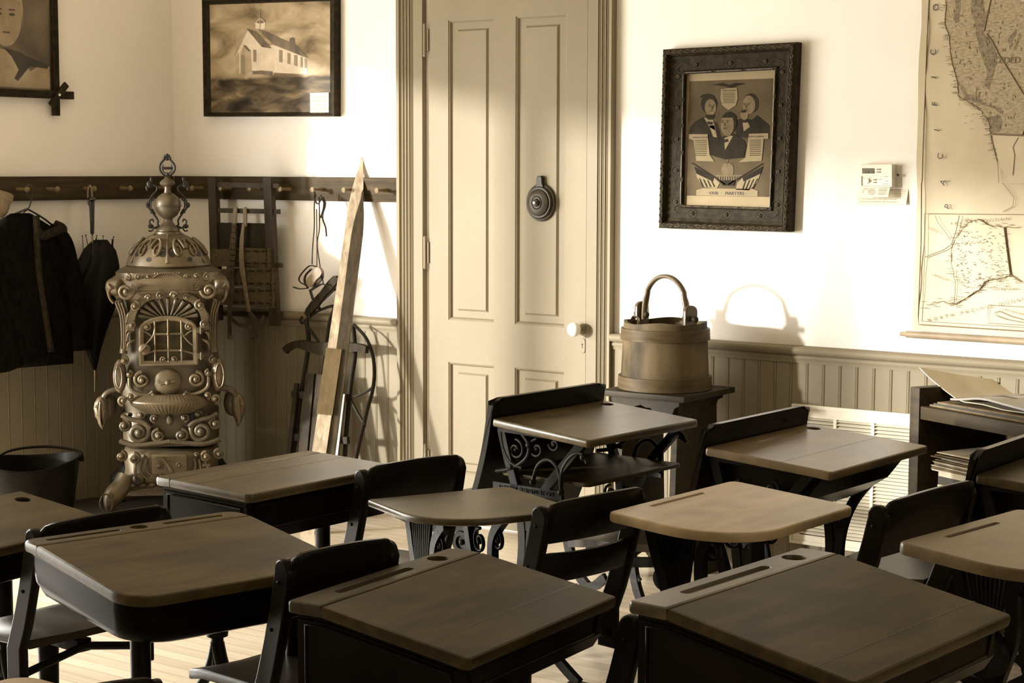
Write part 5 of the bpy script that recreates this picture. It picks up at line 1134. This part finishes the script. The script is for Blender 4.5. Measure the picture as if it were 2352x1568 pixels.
# ------------------------------------------------------------------ floor grille on the wall
gr_ = thing('air_grille', 'large white louvred air return grille set in the right-hand wainscot', 'grille', (3.68, -.017, .38))
GX0, GX1, GZ0, GZ1 = 3.258, 4.10, .125, .640
b = MB()
def GB(b, x0, x1, z0, z1, d0, d1): b.box(x0 - 3.68, x1 - 3.68, .017 - d1, .017 - d0, z0 - .38, z1 - .38)
GB(b, GX0, GX1, GZ1 - .012, GZ1, .018, .036); GB(b, GX0, GX0 + .010, GZ0, GZ1 - .012, .018, .036); GB(b, GX1 - .010, GX1, GZ0, GZ1 - .012, .018, .036); GB(b, GX0 + .01, GX1 - .01, GZ0, GZ0 + .012, .018, .036)
GB(b, GX0 + .01, GX1 - .01, GZ1 - .045, GZ1 - .012, .018, .031); GB(b, GX0 + .01, GX1 - .01, GZ0 + .012, GZ0 + .035, .018, .031)
cols = [3.302, 3.430, 3.577, 3.724, 3.871, 4.018, 4.06]
GB(b, GX0 + .01, 3.295, GZ0 + .035, GZ1 - .045, .018, .031)
for x in cols[1:-1]: GB(b, x - .006, x + .006, GZ0 + .035, GZ1 - .045, .018, .031)
GB(b, 4.075, GX1 - .01, GZ0 + .035, GZ1 - .045, .018, .031)
b.build('grille_frame', M['white_m'], gr_, smooth=0)
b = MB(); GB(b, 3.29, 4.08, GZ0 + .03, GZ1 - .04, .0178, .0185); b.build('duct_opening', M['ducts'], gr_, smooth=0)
z = GZ0 + .040; lv = []
b = MB(); 
while z < GZ1 - .050:
    b.loft([[V3((x - 3.68, .017 - y, zz - .38)) for y, zz in ((.0195, z + .006), (.0295, z - .001), (.0305, z + .001), (.0205, z + .008))] for x in (3.292, 4.078)]); z += .0128
o = b.build('louvres', M['white_m'], gr_, smooth=0)

# ------------------------------------------------------------------ low bookcase with papers
Bk = V3((3.925, -.515, 0)); brz = math.atan2(-.441, .897)
bc = thing('bookcase', 'low dark-stained wooden bookcase with open shelf at the right wall', 'bookcase', Bk, brz)
WB, DB, HB = .72, .34, .800
b = MB(); b.box(0, .045, 0, DB, 0, HB, r=.003); b.build('side_panel', M['case'], bc)
b = MB(); b.box(WB - .045, WB, 0, DB, 0, HB, r=.003); b.build('side_panel', M['case'], bc)
b = MB(); b.box(.046, WB - .046, .004, DB - .004, .700, .742, r=.003); b.build('top_shelf', M['case'], bc)
b = MB(); b.box(.046, WB - .046, .004, DB - .02, .405, .432, r=.003); b.build('shelf', M['case'], bc)
b = MB(); b.box(.046, WB - .046, .004, DB - .02, .06, .09, r=.003); b.build('shelf', M['case'], bc)
b = MB(); b.box(.046, WB - .046, DB - .016, DB - .004, .0, .699); b.build('back_panel', M['case'], bc)
RB = Matrix.Translation(Bk) @ Matrix.Rotation(brz, 4, 'Z')
def onshelf(name, label, cat, u0, u1, v0, v1, z0, z1, m, rz=0.0, group=None, bend=0.0, r=0.0):
    b = MB(); b.box(-(u1 - u0) / 2, (u1 - u0) / 2, -(v1 - v0) / 2, (v1 - v0) / 2, 0, z1 - z0, r=r); o = b.build(name, m, None, smooth=0)
    o.matrix_world = RB @ Matrix.Translation(((u0 + u1) / 2, (v0 + v1) / 2, z0)) @ Matrix.Rotation(rz, 4, 'Z'); return tag(o, label, cat, group)
# bound volumes at the bottom of the pile, then thin papers
zz = .4325; rnd = random.Random(5)
for i, (h, m, lab) in enumerate(((.036, 'paper', 'thick pale-edged volume at the bottom of the bookcase pile'), (.018, 'bookd', 'dark bound volume second from the bottom of the bookcase pile'), (.013, 'paper', 'brown-edged book third from the bottom of the bookcase pile'), (.026, 'bookd', 'thick black bound volume in the middle of the bookcase pile'), (.014, 'paper', 'pale-edged book directly below the papers in the bookcase'))):
    onshelf('book', lab, 'book', .110 + rnd.uniform(0, .012), .43, .02 + .008 * (i % 2), .27, zz, zz + h, M[m], rnd.uniform(-.02, .02), 'books piled in the bookcase'); zz += h + .0006
for i in range(16):
    h = rnd.uniform(.002, .0042); onshelf('paper_sheaf', 'thin old paper booklet in the loose pile on the bookcase shelf', 'booklet', .10 + rnd.uniform(-.012, .03), .41 + rnd.uniform(-.03, .02), .012 + rnd.uniform(0, .02), .27, zz, zz + h, M['paperd' if i % 3 else 'paper'], rnd.uniform(-.05, .05), 'booklets in the loose pile'); zz += h + .0007
zz = .7425
for i in range(3): onshelf('flat_folder', 'flat brown folder lying under the papers on the bookcase top, number %s from the bottom' % ('one', 'two', 'three')[i] if 0 else ('lowest', 'middle', 'upper')[i] + ' brown folder of the three lying under the sheets on the bookcase', 'folder', (.06 + .02 * i), .66, .03, .30, zz, zz + .006, M['paperd' if i != 1 else 'bookd'], .01 * i, 'folders on the bookcase top'); zz += .0066
def sheet(name, label, cat, outline, th_, m, zf, group=None):
    # outline in bookcase coords (u, v); zf(u, v) height
    b = MB(); n = 16; us = [p[0] for p in outline]; R = []
    A, B_, C_, D_ = outline
    for i in range(n + 1):
        t = i / n; lo = V3((A[0] + (B_[0] - A[0]) * t, A[1] + (B_[1] - A[1]) * t, 0)); hi = V3((D_[0] + (C_[0] - D_[0]) * t, D_[1] + (C_[1] - D_[1]) * t, 0)); mid = [lo + (hi - lo) * k / 5 for k in range(6)]
        R.append([V3((p.x, p.y, zf(p.x, p.y))) for p in mid] + [V3((p.x, p.y, zf(p.x, p.y) + th_)) for p in reversed(mid)])
    b.loft(R); o = b.build(name, m, None, smooth=60); o.matrix_world = RB.copy(); return tag(o, label, cat, group)
zs1 = lambda u, v: zz + .004 + (.085 * max(0, (.16 - u) / .24) ** 1.5) + .004 * math.sin(u * 30) * .5
sheet('newspaper', 'pale curled sheet of old paper draped over the left end of the bookcase', 'newspaper', [(-.075, .10), (.70, .02), (.70, .27), (.02, .33)], .003, M['paper'], lambda u, v: max(zs1(u, v), HB + .002 if u < .055 else 0))
zs2 = lambda u, v: zs1(u, v) + .006 + .018 * math.exp(-((u - .33) / .12) ** 2) + .012 * max(0, (u - .5) / .3)
mg = sheet('magazine', 'large dark printed magazine lying curled on top of the bookcase', 'magazine', [(.155, .03), (.69, .03), (.69, .27), (.155, .27)], .006, M['cover'], zs2)
b = MB()
for i, (u, v, ru, rv, an) in enumerate(((.21, .08, .035, .014, .1), (.235, .14, .035, .016, .4), (.27, .19, .030, .018, .7), (.325, .225, .035, .018, .9), (.44, .21, .06, .018, -.2), (.30, .12, .05, .008, .2))):
    b.face([b.bm.verts.new(V3((u + ru * math.cos(a) * math.cos(an) - rv * math.sin(a) * math.sin(an), v + ru * math.cos(a) * math.sin(an) + rv * math.sin(a) * math.cos(an), zs2(u + ru * math.cos(a), 0) + .0068))) for a in [2 * PI * k / 20 for k in range(20)]])
b.build('cover_print', M['coverl'], mg, smooth=60)

# ------------------------------------------------------------------ school desks (u = away from the facing wall towards the pupil, v = width)
def uz(v): return Matrix(((1, 0, 0, 0), (0, 0, -1, v), (0, 1, 0, 0), (0, 0, 0, 1)))     # local XY -> (u, z), extruded along v
def tube_leg(root, u, v, top, m, r=.021, feet=((.20, -.05), (-.20, .05)), name='pedestal'):
    b = MB(); b.tube([(u, v, top), (u, v, .30)], r, 16); b.tube([(u, v, .42), (u, v, .20)], r * .8, 14)
    b.lathe([(r * .8, .285), (r * 1.35, .288), (r * 1.4, .300), (r * 1.25, .312), (r, .314)], 18, Matrix.Translation((u, v, 0)))
    ped = b.build(name, m, root, smooth=50)
    for fu, fv in feet:
        b = MB(); b.tube(cr([(u, v, .27), (u + fu * .12, v + fv * .12, .20), (u + fu * .42, v + fv * .42, .125), (u + fu * .82, v + fv * .82, .105), (u + fu * .98, v + fv * .98, .060), (u + fu, v + fv, .0)], 5), [.020] * 6 + [.017] * 14 + [.014] * 6, 10, flat=(1, .8)); b.lathe([(0, 0), (.024, 0), (.024, .008), (.012, .012), (0, .012)], 14, Matrix.Translation((u + fu, v + fv, 0))); b.build('foot', m, ped, smooth=50)
    return ped
def iron_frame(root, v, Z, u0=.0, disc=False, ornate=False, txt=None, ln=.33):
    b = MB(); s = (0, 1, 0)
    b.bar(cr([(u0 + ln, v, Z - .035), (u0 + ln - .06, v, Z - .10), (u0 + .17, v, Z - .22), (u0 + .13, v, Z - .36), (u0 + .15, v, .20), (u0 + .21, v, .09), (u0 + .31, v, .012)], 6), .020, .026, s)
    b.bar(cr([(u0 + .02, v, Z - .035), (u0 + .045, v, Z - .12), (u0 + .085, v, Z - .24), (u0 + .10, v, Z - .38), (u0 + .07, v, .20), (u0 + .0, v, .08), (u0 - .09, v, .012)], 6), .020, .026, s)
    b.box(u0 - .115, u0 - .055, v - .016, v + .016, 0, .014); b.box(u0 + .28, u0 + .34, v - .016, v + .016, 0, .014)
    b.bar([(u0 + .01, v, Z - .034), (u0 + ln + .008, v, Z - .042)], .026, .010, s); b.bar(cr([(u0 + .055, v, .20), (u0 + .11, v, .245), (u0 + .165, v, .20)], 5), .014, .018, s)
    b.bar([(u0 + .09, v, Z - .30), (u0 + .14, v, Z - .30)], .014, .05, s)
    fr = b.build('side_iron', M['iron'], root, smooth=40)
    b = MB(); up = (0, 0, 1); ex = (1, 0, 0)
    if ornate:
        for (cu, cz, r, tn, a0, sg) in ((.07, Z - .09, .032, 1.2, PI / 2, -1), (.15, Z - .08, .030, 1.2, PI / 2, 1), (.215, Z - .06, .020, 1.1, PI, 1), (.05, Z - .29, .026, 1.3, PI / 2, 1), (.115, Z - .275, .024, 1.1, 0, -1)):
            b.tube(spiral((u0 + cu, v, cz), ex, up, r, tn, a0, 22, .25, sg), .0048, 8); b.ball((u0 + cu, v, cz), .007, 6)
        for pts in (((.0, -.16), (.06, -.145), (.115, -.11), (.125, -.07), (.10, -.04)), ((.14, -.175), (.16, -.125), (.20, -.105), (.235, -.13), (.245, -.18)), ((.245, -.19), (.25, -.13), (.285, -.085), (.32, -.075), (.34, -.10)), ((.02, -.04), (.03, -.09), (.06, -.13), (.10, -.14))):
            b.tube(cr([(u0 + a, v - .006, Z + c) for a, c in pts], 6), .0065, 8)
        for a, c in ((.245, -.195), (.125, -.07), (.325, -.085), (.14, -.178), (.06, -.14)): b.ball((u0 + a, v - .006, Z + c), .011, 8)
        b.bar([(u0 - .01, v - .004, Z - .205), (u0 + .25, v - .004, Z - .205)], .012, .026, s)
    else:
        for (cu, cz, r, tn, a0, sg) in ((.10, Z - .12, .034, 1.4, PI / 2, 1), (.20, Z - .10, .026, 1.3, PI / 2, -1), (.11, .30, .022, 1.3, -PI / 2, 1)):
            b.tube(spiral((u0 + cu, v, cz), ex, up, r, tn, a0, 22, .2, sg), .005, 8); b.ball((u0 + cu, v, cz), .008, 6)
        if disc:
            for q in range(9): b.tube([(u0 + .055 + .013 * q, v - .006, Z - .05), (u0 + .085 + .0065 * q, v - .006, Z - .20)], .0055, 6)
    b.build('iron_scrollwork', M['iron'], fr, smooth=60)
    if disc:
        b = MB(); Md = Matrix.Translation((u0 + .112, v - .016, Z - .255)) @ Matrix.Rotation(PI / 2, 4, 'X'); b.lathe([(.018, .002), (.030, .004), (.032, .010), (.052, .012), (.057, .006), (.060, -.01), (0, -.012)], 32, Md); b.lathe([(0, 0), (.016, 0), (.014, .012), (0, .014)], 20, Md); hd = b.build('hinge_disc', M['iron'], fr, smooth=40)
        if txt:
            for i, ch in enumerate(txt):
                a = PI - (i + .5) * PI * 1.15 / len(txt) + .25; text('lettering', ch, Md @ Matrix.Translation((.041 * math.cos(a), .041 * math.sin(a), .0115)) @ Matrix.Rotation(a - PI / 2, 4, 'Z'), .013, M['iron'], hd, .0015)
    return fr
def desk(name, label, x, y, th, Wd, D, Z, T, S, style, top, grooves=(), ink=None, rad=(.012, .012, .012, .012), split=None, tk=.024, body='body', **kw):
    root = thing(name, label, 'desk', (x, y, 0), math.radians(th), 'old school desks standing in rows'); tt = math.radians(T)
    Tl = Matrix.Translation((S, 0, Z)) @ Matrix.Rotation(tt, 4, 'Y')      # lid frame: local u forward-down
    hol = []
    def gr_poly(g): u, v0, v1, w_ = g; return rrect(u - w_ / 2, u + w_ / 2, v0, v1, w_ * .45, 4)
    if S > 0:
        rs = (rad[0], 0.001, 0.001, rad[3])
        b = MB(); holes = [(gr_poly(g), .006) for g in grooves] + ([(circ(ink[0], ink[1], ink[2], 24), .022)] if ink else [])
        b.prism(rrect(0, S - .0012, 0, Wd, rs, 6), Z - tk, Z, None, .006, holes); b.build('back_strip', M[kw.get('strip', top)], root, smooth=40)
        b = MB(); b.prism(rrect(.0012, D, 0, Wd, (.001, rad[1], rad[2], .001), 8), -tk, 0, Tl, .006); lid = b.build('lid', M[top], root, smooth=40)
        inkM = None
    else:
        b = MB(); holes = [(gr_poly(g), .006) for g in grooves] + ([(circ(ink[0], ink[1], ink[2], 24), .016)] if ink else [])
        b.prism(rrect(0, D, 0, Wd, rad, 12), -tk, 0, Tl, .006, holes); lid = b.build('desk_top', M[top], root, smooth=40); inkM = Tl
    if ink:
        b = MB(); zi = (Z - .021) if S > 0 else -.0155; b.lathe([(0, zi), (ink[2] - .0015, zi), (ink[2] - .0015, zi + .012), (ink[2] - .003, zi + .012), (ink[2] - .004, zi + .002), (0, zi + .002)], 24, (inkM or Matrix.Identity(4)) @ Matrix.Translation((ink[0], ink[1], 0))); b.build('inkwell', M['ink'], root, smooth=40)
    if split:        # the crack or joint between two boards of the lid
        b = MB(); b.box(split - .0008, split + .0008, .002, Wd - .002, -.0004, .0003, Tl); b.build('board_joint', M['groove'], lid, smooth=0)
    zf = lambda u: Z - tk - .0005 - (max(0, u - S) * math.tan(tt))
    if style == 'box':
        bh, fh = kw.get('bh', .17), kw.get('fh', .095); u0, u1 = .014, S + D * math.cos(tt) - .028; v0, v1 = .016, Wd - .016
        pro = [(u0, zf(0)), (u0, Z - bh), (kw.get('ub', .16), Z - bh + .01), (u1 - .02, zf(u1) - fh), (u1, zf(u1) - fh + .03), (u1, zf(u1)), (S, zf(S))]
        b = MB(); b.prism(pro, -v1, -v0, uz(0)); bo = b.build('desk_box', M[body], root, smooth=0)
        b = MB(); q = inset(pro[::-1] if area(pro) < 0 else pro, .020)
        for vv, sg in ((v0, -1), (v1, 1)):
            P3 = [V3((a, vv + sg * .0005, c)) for a, c in q]; b.tube(P3, .0035, 6, closed=True)
        b.tube([(u1 + .0005, v0 + .02, zf(u1) - .014), (u1 + .0005, v1 - .02, zf(u1) - .014), (u1 - .0005, v1 - .035, zf(u1) - fh + .036), (u1 - .0005, v0 + .035, zf(u1) - fh + .036)], .0035, 6, closed=True)
        b.tube([(u0 + .004, v0 - .001, zf(0) - .012), (S, v0 - .001, zf(0) - .012), (u1, v0 - .001, zf(u1) - .012)], .003, 6)
        b.build('panel_moulding', M[body], bo, smooth=60)
    if style == 'pan':
        u1 = S + D * math.cos(tt) - .010; dp = kw.get('dp', .115); R = []
        for k, (ins, dz) in enumerate(((.006, 0), (.006, .25), (.010, .55), (.024, .80), (.055, .95), (.10, 1.0))):
            ring = []
            for (a, c) in rrect(.006 + ins * .6, u1 - ins, .006 + ins * .8, Wd - .006 - ins * .8, (.03 + ins, max(.02, rad[1] - .004) + ins * .4, max(.02, rad[2] - .004) + ins * .4, .03 + ins), 8):
                ring.append(V3((a, c, zf(a) - dp * dz * (1 - .12 * a / u1))))
            R.append(ring)
        b = MB(); b.loft(R); bo = b.build('book_pan', M['pan'], root, smooth=60)
        b = MB(); b.tube([p + V3((0, 0, -.002)) for p in R[0]], .003, 6, closed=True); b.build('rolled_rim', M['pan'], bo, smooth=60)
    if style == 'ledge':
        # backboard: rises above the desk top and runs down as the back of the folding seat in front
        hb = kw.get('hb', .058); b = MB(); pr = cr([(-.002, 0, Z + hb), (-.010, 0, Z + .01), (-.026, 0, Z - .08), (-.050, 0, Z - .17), (-.082, 0, Z - .26), (-.112, 0, Z - .33)], 4); cols = []
        n = 14; R = []
        for i in range(n + 1):
            v = Wd * i / n; e = min(v, Wd - v); cut = .020 * max(0, 1 - e / .03) ** 2 if e < .03 else 0
            ring = [V3((p.x - .010, v, p.z - (cut if j == 0 else 0))) for j, p in enumerate(pr)] + [V3((p.x + .010, v, p.z - (cut if j == 0 else 0))) for j, p in reversed(list(enumerate(pr)))]
            R.append(ring)
        b.loft(R); b.build('backboard', M[kw.get('bb', 'chairw')], root, smooth=40)
        zs = Z - .325; b = MB(); R = []
        for i in range(11):
            t = i / 10; u = -.135 - .36 * t; z = zs + .018 * (1 - t) ** 2 - .018 * max(0, t - .7) / .3; w_ = 1 - .10 * max(0, t - .75) / .25
            R.append([V3((u, Wd * (.5 - .5 * w_) + .01, z - .011)), V3((u, Wd * (.5 + .5 * w_) - .01, z - .011)), V3((u, Wd * (.5 + .5 * w_) - .01, z + .011)), V3((u, Wd * (.5 - .5 * w_) + .01, z + .011))])
        b.loft(R); b.build('folding_seat', M['chairseat'], root, smooth=40)
        for vv in (.05, Wd - .05):
            b = MB(); b.bar(cr([(-.10, vv, Z - .36), (-.16, vv, zs - .03), (-.30, vv, zs - .045), (-.43, vv, zs - .02)], 5), .018, .028, (0, 1, 0)); b.bar(cr([(-.12, vv, zs - .03), (-.09, vv, .25), (-.02, vv, .16), (.05, vv, .20)], 5), .018, .03, (0, 1, 0)); b.build('seat_arm', M['iron'], root, smooth=40)
            b = MB(); b.lathe([(0, -.014), (.034, -.014), (.037, -.008), (.037, .008), (.034, .014), (.020, .014), (.018, .006), (0, .006)], 28, Matrix.Translation((-.155, vv, zs - .075)) @ Matrix.Rotation(PI / 2, 4, 'X')); b.ball((-.155, vv - .008, zs - .075), .009, 8); b.build('hinge_disc', M['iron'], root, smooth=40)
        for vv in (.028, Wd - .028): iron_frame(root, vv, Z, 0, False, kw.get('ornate', False))
        if kw.get('ornate'):
            text('lettering', 'SCHOOL FURNITURE CO', frame_m((.118, .0165, Z - .2105), (1, 0, 0), (0, 0, 1)), .0175, M['iron'], root, .0018, space=1.05)
            b = MB(); b.prism(rrect(.0, .33, .04, Wd - .04, .02), Z - .175, Z - .163, Matrix.Rotation(0, 4, 'Y'), .003); b.build('book_shelf', M['desk_dark'], root, smooth=40)
        else:
            pro = [(.008, zf(0)), (.004, Z - .20), (.10, Z - .215), (.20, Z - .185), (.29, Z - .125), (.345, Z - .055), (.35, zf(.35))]
            b = MB(); b.prism(pro, -(Wd - .045), -.045, uz(0)); b.build('book_box', M[body], root, smooth=0)
    if style == 'tablet':
        for vv, dsc in ((kw.get('va', .13), True), (Wd - .12, False)): iron_frame(root, vv, Z, kw.get('uo', .02), dsc, False, 'GRAND RAPIDS' if (dsc and kw.get('txt')) else None, .235)
    for lg in kw.get('legs', ()): tube_leg(root, lg[0], lg[1], Z - .06, M['iron'], feet=lg[2])
    for (u, v, r) in kw.get('posts', ()):
        b = MB(); b.tube([(u, v, Z - .13), (u, v, .0)], r, 12); b.lathe([(r, .0), (r * 1.6, 0), (r * 1.5, .012), (r, .03)], 14, Matrix.Translation((u, v, 0))); b.lathe([(r, -.03), (r * 1.4, -.026), (r * 1.5, 0), (0, 0)], 14, Matrix.Translation((u, v, Z - .100))); b.build('leg', M[body], root, smooth=50)
    return root
G1 = (.042, .12, .36, .020)
desk('lift_lid_desk', 'dark lift-lid box desk in the front row centre, with pencil groove and inkwell', 3.989, -3.485, 4.5, .547, .329, .698, 9.2, .081, 'box', 'desk_dark', [(.043, .10, .345, .022)], (.040, .445, .023), split=.235, bh=.26, fh=.085, legs=((.09, .06, ((.19, 0), (-.19, 0))), (.09, .487, ((.19, 0), (-.19, 0)))))
desk('lift_lid_desk', 'largest dark box desk at the front right, pale back strip with inkwell hole', 4.569, -3.221, -4.0, .594, .379, .731, 9.7, .087, 'box', 'desk_dark', [(.045, .11, .40, .024)], (.042, .50, .025), split=.30, strip='desk_red', bh=.27, fh=.09, legs=((.15, .06, ((.2, 0), (-.2, 0))), (.15, .53, ((.2, 0), (-.2, 0)))))
desk('round_cornered_desk', 'round-cornered lift-lid desk with black metal pan at the front left', 3.178, -3.446, -14.0, .525, .411, .703, 5.7, .077, 'pan', 'desk', [(.040, .04, .215, .017), (.040, .32, .475, .017)], (.038, .262, .021), rad=(.028, .075, .075, .040), legs=((.32, .11, ((.18, .02), (-.18, -.02))), (.32, .485, ((.18, .0), (-.18, .0)))))
desk('school_desk', 'brown desk with inkwell cut off by the left picture edge', 2.560, -3.481, 4.0, .56, .345, .661, 7.2, 0, 'pan', 'desk', [], (.068, .505, .022), rad=(.01, .05, .05, .01), dp=.10, legs=((.04, .08, ((.13, 0), (-.13, 0))), (.04, .46, ((.13, 0), (-.13, 0)))))
desk('lift_lid_desk', 'worn box desk with scratched lid in front of the iron stove', 2.790, -2.707, -2.5, .557, .300, .696, 1.2, .058, 'box', 'desk_red', [], None, split=.10, bh=.150, fh=.112, ub=.2, legs=((.165, .06, ((.21, 0), (-.21, 0))), (.125, .49, ((.21, 0), (-.21, 0)))), rad=(.012, .02, .04, .012))
desk('iron_school_desk', 'antique desk with scrolled cast-iron side and tall backboard, beside the bench', 3.117, -1.680, -3.7, .553, .364, .760, 4.7, 0, 'ledge', 'desk_red', [], (.048, .500, .024), ornate=True)
desk('iron_school_desk', 'antique desk with worn shiny top and backboard in front of the grille', 3.798, -1.610, -2.0, .586, .395, .730, 4.1, 0, 'ledge', 'desk_mid', [(.055, .20, .44, .012)], (.050, .53, .023), split=.24)
desk('tablet_desk', 'pale maple desk top with one rounded corner and pencil groove, centre right', 4.012, -2.431, -3.0, .547, .354, .703, 4.0, 0, 'tablet', 'desk_light', [(.035, .13, .36, .014)], None, rad=(.02, .20, .03, .03), va=.17, uo=-.02)
desk('tablet_desk', 'brown desk top with one rounded corner on ribbed iron legs, in the middle', 3.363, -2.531, -25.8, .400, .375, .674, -.5, 0, 'tablet', 'desk_red', [], None, rad=(.012, .18, .03, .03), va=.12, txt=True, tk=.018, uo=-.025)
desk('tablet_desk', 'brown desk top with long pencil groove at the right picture edge', 4.670, -2.288, -8.0, .540, .38, .692, 4.5, 0, 'tablet', 'desk_mid', [(.045, .13, .36, .015)], None, rad=(.02, .20, .03, .03), va=.17, tk=.028)
desk('iron_school_desk', 'dark antique desk with backboard by the bookcase, cut by the right edge', 4.533, -1.500, 0, .58, .38, .715, 4.1, 0, 'ledge', 'desk_dark', [], None)
desk('school_desk', 'pale round desk corner peeping in at the bottom left picture corner', 4.045, -4.712, 0, .58, .36, .72, 6, .08, 'pan', 'desk_light', [], None, rad=(.03, .05, .05, .045), legs=((.17, .08, ((.19, 0), (-.19, 0))), (.17, .48, ((.19, 0), (-.19, 0)))))

# raised lip along the back of the desk by the left edge
# ------------------------------------------------------------------ school chairs
def chair(label, p0, p1, z, zs=.42, slat2=False, bh=.105, lean=.27, post_v=.024, post_u=.055, bow=.018, seat_w=None, ball=False, drawer=False, seat_d=.34):
    P, Q = F(p0[0], p0[1], z), F(p1[0], p1[1], z); vv = (Q - P); wd = math.hypot(vv.x, vv.y); ang = math.atan2(vv.y, vv.x) - PI / 2
    root = thing('school_chair', label, 'chair', (P.x, P.y, 0), ang, 'dark school chairs at the desks')
    uu = lambda zz: -(z - zz) * lean if zz > zs - .03 else -(z - zs + .03) * lean
    for i, v in enumerate((post_v / 2, wd - post_v / 2)):
        us = uu(zs - .03); pro = [(us - post_u / 2, .30), (us + post_u / 2, .30), (us + post_u / 2, zs)]
        for k in range(5): zz = zs + (z - .03 - zs) * (k + 1) / 5; pro.append((uu(zz) + post_u / 2 * (1 - .15 * k / 5) + .006 * math.sin(PI * k / 5), zz))
        c = uu(z - .025); r = post_u * .42
        pro += [(c + r * math.cos(a), z - .028 + .026 * math.sin(a)) for a in [PI * q / 8 for q in range(1, 8)]]
        for k in range(4, -1, -1): zz = zs + (z - .03 - zs) * (k + 1) / 5; pro.append((uu(zz) - post_u / 2 * (1 - .15 * k / 5) + .006 * math.sin(PI * k / 5), zz))
        pro.append((us - post_u / 2, zs))
        b = MB(); b.prism(pro, -(v + post_v / 2), -(v - post_v / 2), uz(0), .004); po_ = b.build('back_post', M['chairw'], root, smooth=40)
        b = MB()
        for zz in (z - .05, z - .15): b.ball((uu(zz), v - post_v / 2 if i == 0 else v + post_v / 2, zz), .0045, 6)
        b.build('screw', M['iron'], po_)
    def slat(zt, h, name, rise=.010):
        b = MB(); R = []; n = 18
        for i in range(n + 1):
            v = .004 + (wd - .008) * i / n; t = 2 * i / n - 1; e = min(i, n - i) / n * wd; cut = .028 * max(0, 1 - e / .035) ** 2; bo = bow * (1 - t * t)
            top = zt + rise * (1 - t * t) - cut + .006; bot = zt - h + .004 * (1 - t * t)
            ring = []
            for (dx, zz) in ((-.009, bot + .003), (-.006, bot), (.006, bot), (.009, bot + .003), (.009, top - .006), (.005, top), (-.005, top), (-.009, top - .006)): ring.append(V3((uu(zz) + .012 + bo + dx, v, zz)))
            R.append(ring)
        b.loft(R); return b.build(name, M['chairw'], root, smooth=50)
    slat(z, bh, 'backrest')
    if slat2: slat(z - bh - .028, .075, 'lower_slat', -.006)
    us = uu(zs); sw = seat_w or wd - post_v * 2 - .004
    b = MB(); R = []
    mid = wd / 2
    for k in range(12):
        t = k / 11; u = us + .012 - seat_d * t; z_ = zs + .010 * math.cos(t * PI) * .6 - .016 * max(0, t - .8) / .2; w_ = sw * (1 - .10 * max(0, t - .8) / .2) * (1.0 if t > .12 else 1)
        R.append([V3((u, mid + q * w_ / 2, z_ + dz)) for q, dz in ((-1, -.007), (-.97, -.011), (.97, -.011), (1, -.007), (1, .007), (.97, .011), (.3, .007), (-.3, .007), (-.97, .011), (-1, .007))])
    b.loft(R); b.build('seat', M['chairseat'], root, smooth=50)
    b = MB(); b.box(us - .30, us + .0, mid - .02, mid + .02, zs - .045, zs - .014, r=.003); b.tube([(us - .15, mid, zs - .03), (us - .15, mid, .10)], [.026, .022], 14); b.tube([(us + .0, mid, zs - .03), (us - .0, .012, .335)], .010, 8); b.tube([(us, mid, zs - .03), (us, wd - .012, .335)], .010, 8); pd = b.build('pedestal', M['iron'], root, smooth=50)
    for a in (.7, PI - .7, PI + .7, -.7):
        b = MB(); d = V3((math.cos(a), math.sin(a), 0)); o_ = V3((us - .15, mid, 0)); b.tube(cr([o_ + V3((0, 0, .15)), o_ + d * .06 + V3((0, 0, .12)), o_ + d * .15 + V3((0, 0, .06)), o_ + d * .20 + V3((0, 0, .008))], 4), [.016] * 6 + [.012] * 7, 8); b.build('foot', M['iron'], pd, smooth=50)
    if ball:
        b = MB(); b.ball((us - .065, .0 - .012, zs + .10), .028, 12, (1.2, .8, 1)); b.tube([(us - .06, -.0, zs + .10), (uu(zs + .12), .012, zs + .12)], .014, 8); b.build('arm_knob', M['iron'], root, smooth=60)
    if drawer:
        b = MB(); b.box(us - .30, us + .002, post_v + .004, wd - post_v - .004, zs - .105, zs - .046); b.build('seat_box', M['body'], root, smooth=0)
    return root
chair('dark chair back between the scratched desk and the ribbed-iron desk', (828, 1078), (1062, 1046), .72, .42, seat_d=.23)
chair('small dark chair whose seat juts left, between the two front desks', (648, 1283), (906, 1238), .735, .43, bow=.010)
chair('dark chair with two curved slats beside the pale maple desk', (1240, 1162), (1472, 1119), .715, .40, slat2=True, bh=.095, bow=.03, ball=True, seat_d=.23)
chair('chair with low curved back just behind the round-cornered desk at left', (72, 1214), (384, 1160), .69, .40, slat2=False, bh=.085, bow=.025)
chair('dark chair at the right with pale wide seat, standing before the bookcase', (2018, 1160), (2230, 1104), .74, .44, bh=.13, seat_w=.40, bow=.012)
chair('chair mostly hidden, its post showing between the two front desks at right', (1447, 1412), (1660, 1349), .66, .40, drawer=True, bow=.01)
chair('chair back just rising above the bottom picture edge, left', (80, 1602), (373, 1556), .63, .38, bow=.012)
